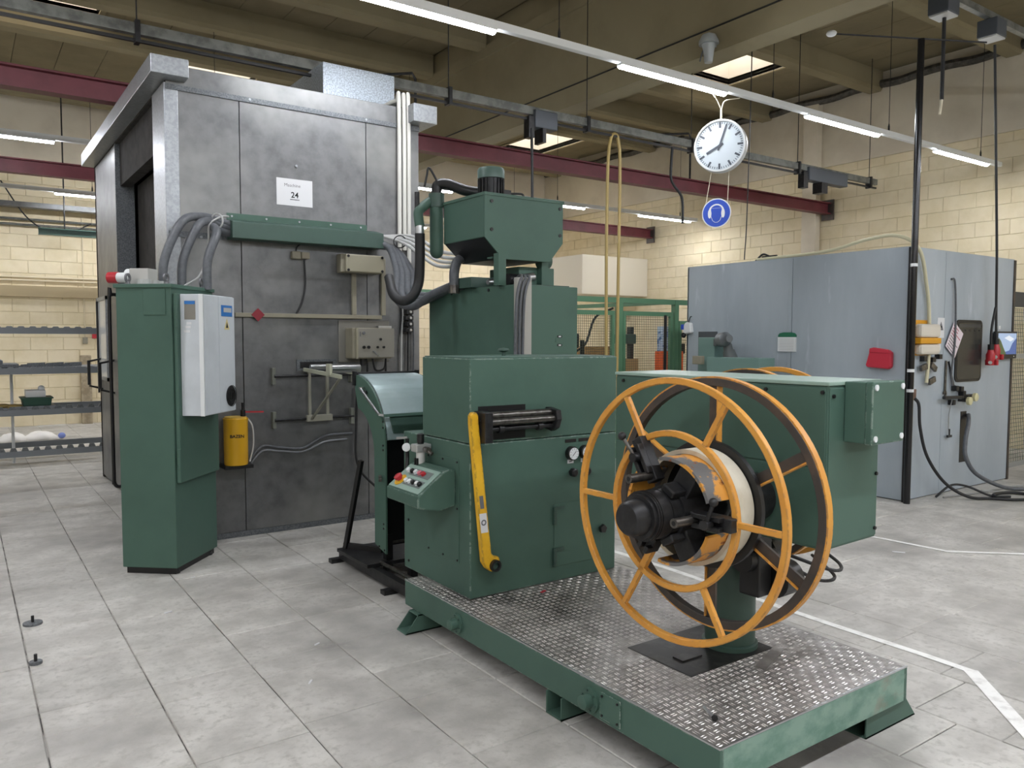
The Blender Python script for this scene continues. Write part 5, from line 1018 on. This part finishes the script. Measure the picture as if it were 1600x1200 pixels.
# aluminium fence and mesh right of the enclosure
t = thing('aluminium_gate', 'aluminium profile gate with wire mesh at the right photo edge', 'gate', (10.9, 4.6, 0))
alu = mat('alu_profile', 'b3b7ba', .35, .7)
MB().box(10.30, 10.36, 4.55, 4.61, 0, 2.05).build('upright', alu, t); MB().box(10.42, 10.47, 4.55, 4.61, 0, 2.05).build('upright', alu, t); MB().box(10.15, 12.4, 4.50, 4.62, 2.06, 2.24).build('top_beam', mat('dark_beam', '3d4044', .5), t); MB().box(12.3, 12.36, 4.55, 4.61, 0, 2.05).build('upright', alu, t)
MB().box(10.47, 12.3, 4.56, 4.60, .0, .06).build('bottom_rail', alu, t); MB().box(10.47, 12.3, 4.56, 4.60, 1.40, 1.46).build('middle_rail', alu, t); MB().box(10.28, 10.55, 4.48, 4.68, 0, .16).build('castor_block', mat('cast_grey', '77777a', .5, .4), t, bev=.02)
wm = MB(); wiremesh(wm, (10.47, 4.58, .06), X, 1.83, 1.98, .05, .005); stuff(wm.build('wire_mesh', mat('dark_wire', '4a5348', .5), t))

# ================================================================== CLOCK AND SIGN
fdir = (Vector((0, 0, 3.3))-Vector((6.42, 5.5, 3.6))); fdir = Vector((fdir.x, fdir.y, 0)).normalized(); fdir = (Matrix.Rotation(math.radians(-14), 3, 'Z')@fdir)
sdir = Z.cross(fdir); cc = Vector((6.42, 5.46, 3.6)); cR = .265
ck = thing('wall_clock', 'round white hanging clock showing five past eight', 'clock', cc-Z*cR)
MB().lathe(cc-fdir*.05, fdir, [(0, .18), (0, cR-.02), (.015, cR), (.09, cR), (.10, cR-.006), (.10, cR-.02), (.085, cR-.022)], 56, True).build('case', mat('white_case', 'c4c6c5', .35), ck, smooth=40)
MB().cyl(cc+fdir*.034, cc+fdir*.037, cR-.022, 48).build('dial', mat('dial_white', 'b4bdc2', .35), ck)
def mark(ang, r0, r1, wd, nm, m, off=.0385): a = math.radians(ang); d = -sdir*-math.sin(a)*1+Z*math.cos(a); p = cc+fdir*off; return MB().bar(p+d*r0, p+d*r1, wd, .0012, up=fdir).build(nm, m, ck)
dark = mat('dial_ink', '3a3f47', .5)
for k in range(60):
    h = k % 5 == 0; mark(k*6, .178 if h else .212, .234, .020 if h else .006, 'hour_mark' if h else 'minute_mark', dark, .0395)
mark(242, -.04, .15, .024, 'hour_hand', dark, .041); mark(30*.4+6, -.05, .215, .018, 'minute_hand', dark, .043); mark(178, -.01, .17, .03, 'glare_strip', whitep, .0385) if False else None
MB().cyl(cc+fdir*.037, cc+fdir*.047, .014, 14).build('hub', dark, ck)
MB().tube([cc+Z*(cR-.01), cc+Z*(cR+.06), cc+Z*(cR+.12)], .012, 6).build('hanging_cord', string, ck); MB().tube([cc+Z*(cR+.1), cc+Z*(cR+.2)+X*.06, (6.75, 5.5, 4.15)], .006, 6).build('hanging_cord', string, ck); MB().tube([cc+Z*(cR+.1), cc+Z*(cR+.2)-X*.08, (6.28, 5.5, 4.15)], .006, 6).build('hanging_cord', string, ck)
sg = thing('ear_protection_sign', 'round blue ear-protection sign hanging below the clock', 'sign', (6.375, 5.46, 2.78)); sc_ = Vector((6.375, 5.46, 2.925))
MB().cyl(sc_-fdir*.003, sc_+fdir*.003, .148, 48).build('border', whitep, sg); MB().cyl(sc_+fdir*.003, sc_+fdir*.0042, .138, 48).build('disc', bluep, sg)
s2 = sdir
MB().ring(sc_+fdir*.0042+Z*.012, fdir, .066, .080, .002, 24, math.radians(20), math.radians(160), ref=s2).build('headband', whitep, sg)
MB().prism([(-.058, .05), (.058, .05), (.062, -.02), (.04, -.075), (.015, -.095), (-.015, -.095), (-.04, -.075), (-.062, -.02)], sc_+fdir*.0042, s2, Z, fdir, .0012).build('face_outline', whitep, sg); MB().prism([(-.054, .048), (.054, .048), (.057, -.02), (.036, -.072), (.013, -.091), (-.013, -.091), (-.036, -.072), (-.057, -.02)], sc_+fdir*.0054, s2, Z, fdir, .0008).build('face', bluep, sg)
for k in (-1, 1): MB().prism([(k*.06+.018*math.cos(a), -.005+.046*math.sin(a)) for a in [2*PI*j/18 for j in range(18)]], sc_+fdir*.0062+s2*(.008*k), s2, Z, fdir, .002).build('ear_cup', whitep, sg)
for k in (-1, 1): MB().tube([sc_+s2*(.11*k)+Z*.095, cc+s2*(.09*k)-Z*(cR-.015)], .003, 5, False).build('string', string, sg)
# sprinkler-like sensor on the girder
t = thing('roof_sensor', 'pale dome sensor fixed to the roof girder above the clock', 'sensor', (6.32, 5.55, 4.44)); pal = mat('pale_plastic', '9aa0a0', .3)
MB().lathe((6.32, 5.55, 4.62), Z, [(0, .10), (.03, .10), (.09, .07), (.12, .0)], 20).build('dome', pal, t, smooth=40); MB().lathe((6.32, 5.55, 4.44), Z, [(0, .04), (.12, .055), (.18, .07)], 16).build('neck', pal, t, smooth=40); MB().box(6.32, 6.40, 5.52, 5.58, 4.60, 4.66).build('bracket', pal, t)
MB().tube([(6.39, 5.6, 4.7), (6.36, 5.66, 4.6), (6.36, 5.7, 4.5)], .008, 6).build('cable', hosegrey, t)

# ================================================================== HANGING DROPS UPPER RIGHT
t = thing('drop_rail', 'pale rail with two black cable boxes at the top right', 'rail', (8.9, 4.05, 4.85))
MB().box(6.75, 12.9, 4.02, 4.08, 4.98, 5.05).build('rail', railm, t)
for x in (7.0, 10.0, 12.5): MB().cyl((x, 4.05, 5.05), (x, 4.05, CEIL), .006, 6).build('hanger', ironk, t)
for i, x in enumerate((7.98, 8.98)):
    b_ = thing('cable_box', ['black cable box on the top right rail, left one', 'black cable box on the top right rail, right one'][i], 'cable box', (x, 4.05, 4.78), 'cable boxes')
    MB().box(x-.11, x+.11, 3.95, 4.15, 4.80, 4.975).build('box', mat('slate_plastic', '4a4f55', .5), b_, bev=.008); MB().box(x-.10, x+.10, 3.96, 4.14, 4.785, 4.80).build('bottom_plate', cablegrey, b_); MB().box(x+.115, x+.2, 4.0, 4.1, 4.86, 4.98).build('clamp', whitep, b_)
hose('drop_cable', [(8.0, 4.05, 4.785), (8.0, 4.05, 4.3), (8.0, 4.05, 4.0)], .018, rubber, 'short black cable dropping from the left cable box')
tag(MB().tube([(8.0, 4.05, 4.0), (7.99, 4.05, 3.93), (7.97, 4.05, 3.85)], .012, 6).build('pull_grip', string), 'pale pull grip at the end of the short black cable', 'grip')
hose('thin_drop', [(7.05, 5.6, 5.7), (7.06, 5.6, 4.6), (7.03, 5.6, 3.0), (7.0, 5.6, 2.5)], .006, ironk, 'thin dark wire hanging in front of the right wall')
hose('air_drop', [(7.60, 7.25, 4.10), (7.585, 7.25, 3.95), (7.58, 7.25, 3.72), (7.64, 7.25, 3.62), (7.76, 7.25, 3.52), (7.80, 7.25, 3.42), (7.81, 7.25, 3.15)], .018, rubber, 'black air hose dropping from the rail below the clock')
hose('black_drop', [(5.35, 7.25, 4.0), (5.36, 7.25, 3.4), (5.36, 7.25, 2.6)], .016, rubber, 'black cable hanging behind the oil tank')

# ================================================================== STORAGE RACK (far left)
RYF = 11.6
rk = thing('storage_rack', 'grey storage rack with toothed beams at the far left', 'rack', (.5, 12.1, 0)); rkm = mat('rack_grey', '7f8489', .45, .3)
for z in (.14, .66, 1.18, 1.69):
    for y in (RYF, RYF+1.0): MB().box(-3.5, 1.9, y-.02, y+.02, z, z+.075).build('beam', rkm, rk)
    if z < 1.0:
        for k in range(26):
            x = -1.0+.115*k; MB().prism([(-.035, 0), (-.022, .035), (.022, .035), (.035, 0)], (x, RYF-.03, z+.075), X, Z, Y, .06).build('roller_saddle', galvd, rk) if k == 0 and False else None
    tooth = MB()
    th = MB().prism([(-.04, 0), (-.025, .04 if z < 1 else .016), (.025, .04 if z < 1 else .016), (.04, 0)], (-.6, RYF-.025, z+.075), X, Z, Y, .05).build('saddle', galvd if z < 1 else rkm, rk)
    for k in range(1, 21): share(th, (.125*k, 0, 0), rk)
for x in (-3.4, -1.0, 2.0):
    for y in (RYF, RYF+1.0): MB().box(x, x+.05, y-.03, y+.03, 0, 2.0).build('upright', whitep, rk)
MB().cyl((.55, RYF+.5, 0.0), (.55, RYF+.5, 1.2), .018, 8).build('centre_post', whitep, rk)
MB().box(-3.5, 1.9, RYF+.05, RYF+.95, 1.255, 1.262).build('shelf_deck', galvd, rk)
for i, (x0, x1, z, l) in enumerate(((-.4, .62, 1.30, 'flat dark bundle of strips on the rack shelf'), (-.4, .45, 1.345, 'top dark bundle of strips at the left end of the rack shelf'))): tag(MB().box(x0, x1, RYF+.1, RYF+.7, z-.036, z+.008).build('strip_bundle', galvd, bev=.005), l, 'bundle')
for i in range(9): 
    x = .68+.07*i; a = random.uniform(-.5, .5); tag(MB().obox((x, RYF+.3, 1.264), (math.cos(a), math.sin(a), .05), (-math.sin(a), math.cos(a), 0), Z, -.10, .10, -.02, .02, 0, .02+.015*(i % 3)).build('metal_offcut', galvd), 'dark metal offcut on the rack shelf', 'offcut', 'offcuts on the rack shelf')
t = thing('green_crate', 'dark green plastic crate with white contents on the rack', 'crate', (.80, RYF+.2, .735))
cm = mat('crate_green', '1f4a3a', .5); cm2 = MB(); MB().prism([(.65, .775), (.95, .775), (.965, .87), (.635, .87)], (0, RYF+.02, 0), X, Z, Y, .36).build('tub', cm, t, bev=.008); MB().box(.62, .98, RYF+.005, RYF+.40, .862, .88).build('rim', cm, t, bev=.004)
MB().box(.68, .90, RYF+.08, RYF+.34, .88, .97).build('white_box', whitep, t, bev=.008); MB().sphere((.86, RYF+.2, .985), .04).build('white_roll', whitep, t, smooth=60)
MB().box(.5, 1.0, RYF-.0, RYF+.42, .755, .775).build('crate_base', rkm, t)
for i, (x, z) in enumerate(((.25, .78), (.42, .785), (.55, .775))): tag(MB().sphere((x, RYF+.1, z), .1, 10, 6, (1, 1, .3)).build('yellow_hose_coil', hoseyellow, smooth=60), ['flattened yellow coil at the left end of the rack', 'middle flattened yellow coil on the rack', 'right flattened yellow coil on the rack beside the white post'][i], 'coil')
for i, (x, sx) in enumerate(((.66, .22), (1.03, .27))):
    b_ = MB().sphere((x, 14.6, .06), .17, 18, 10, (sx/.17, 1.1, .55))
    for v in b_.v: v.z = max(v.z+.012*math.sin(v.x*31+v.y*17)-.05*abs((v.x-x)/sx), .001)
    tag(b_.build('white_sack', mat('sack_white', 'efece6', .8), smooth=60), ['white sack at the left edge of the floor behind the rack', 'white sack with a blue tie on the floor behind the rack'][i], 'sack')
tag(MB().sphere((1.33, 14.6, .055), .055, 10, 6, (1, 1, .9)).build('blue_tie', mat('pale_blue', '7f8fd0', .6), smooth=60), 'crumpled blue tie at the end of the white sack', 'tie')
ibeam('green_jib', 1.2, 3.2, 16.0, 3.42, 3.54, .12, greend, 'green jib beam end near the back wall, left of the booth', 'beam', plate=False)
JB = bpy.data.objects['green_jib']
for x in (1.6, 2.9): MB().cyl((x, 16.0, 3.54), (x, 16.0, CEIL), .012, 8).build('hanger_rod', ironk, JB)
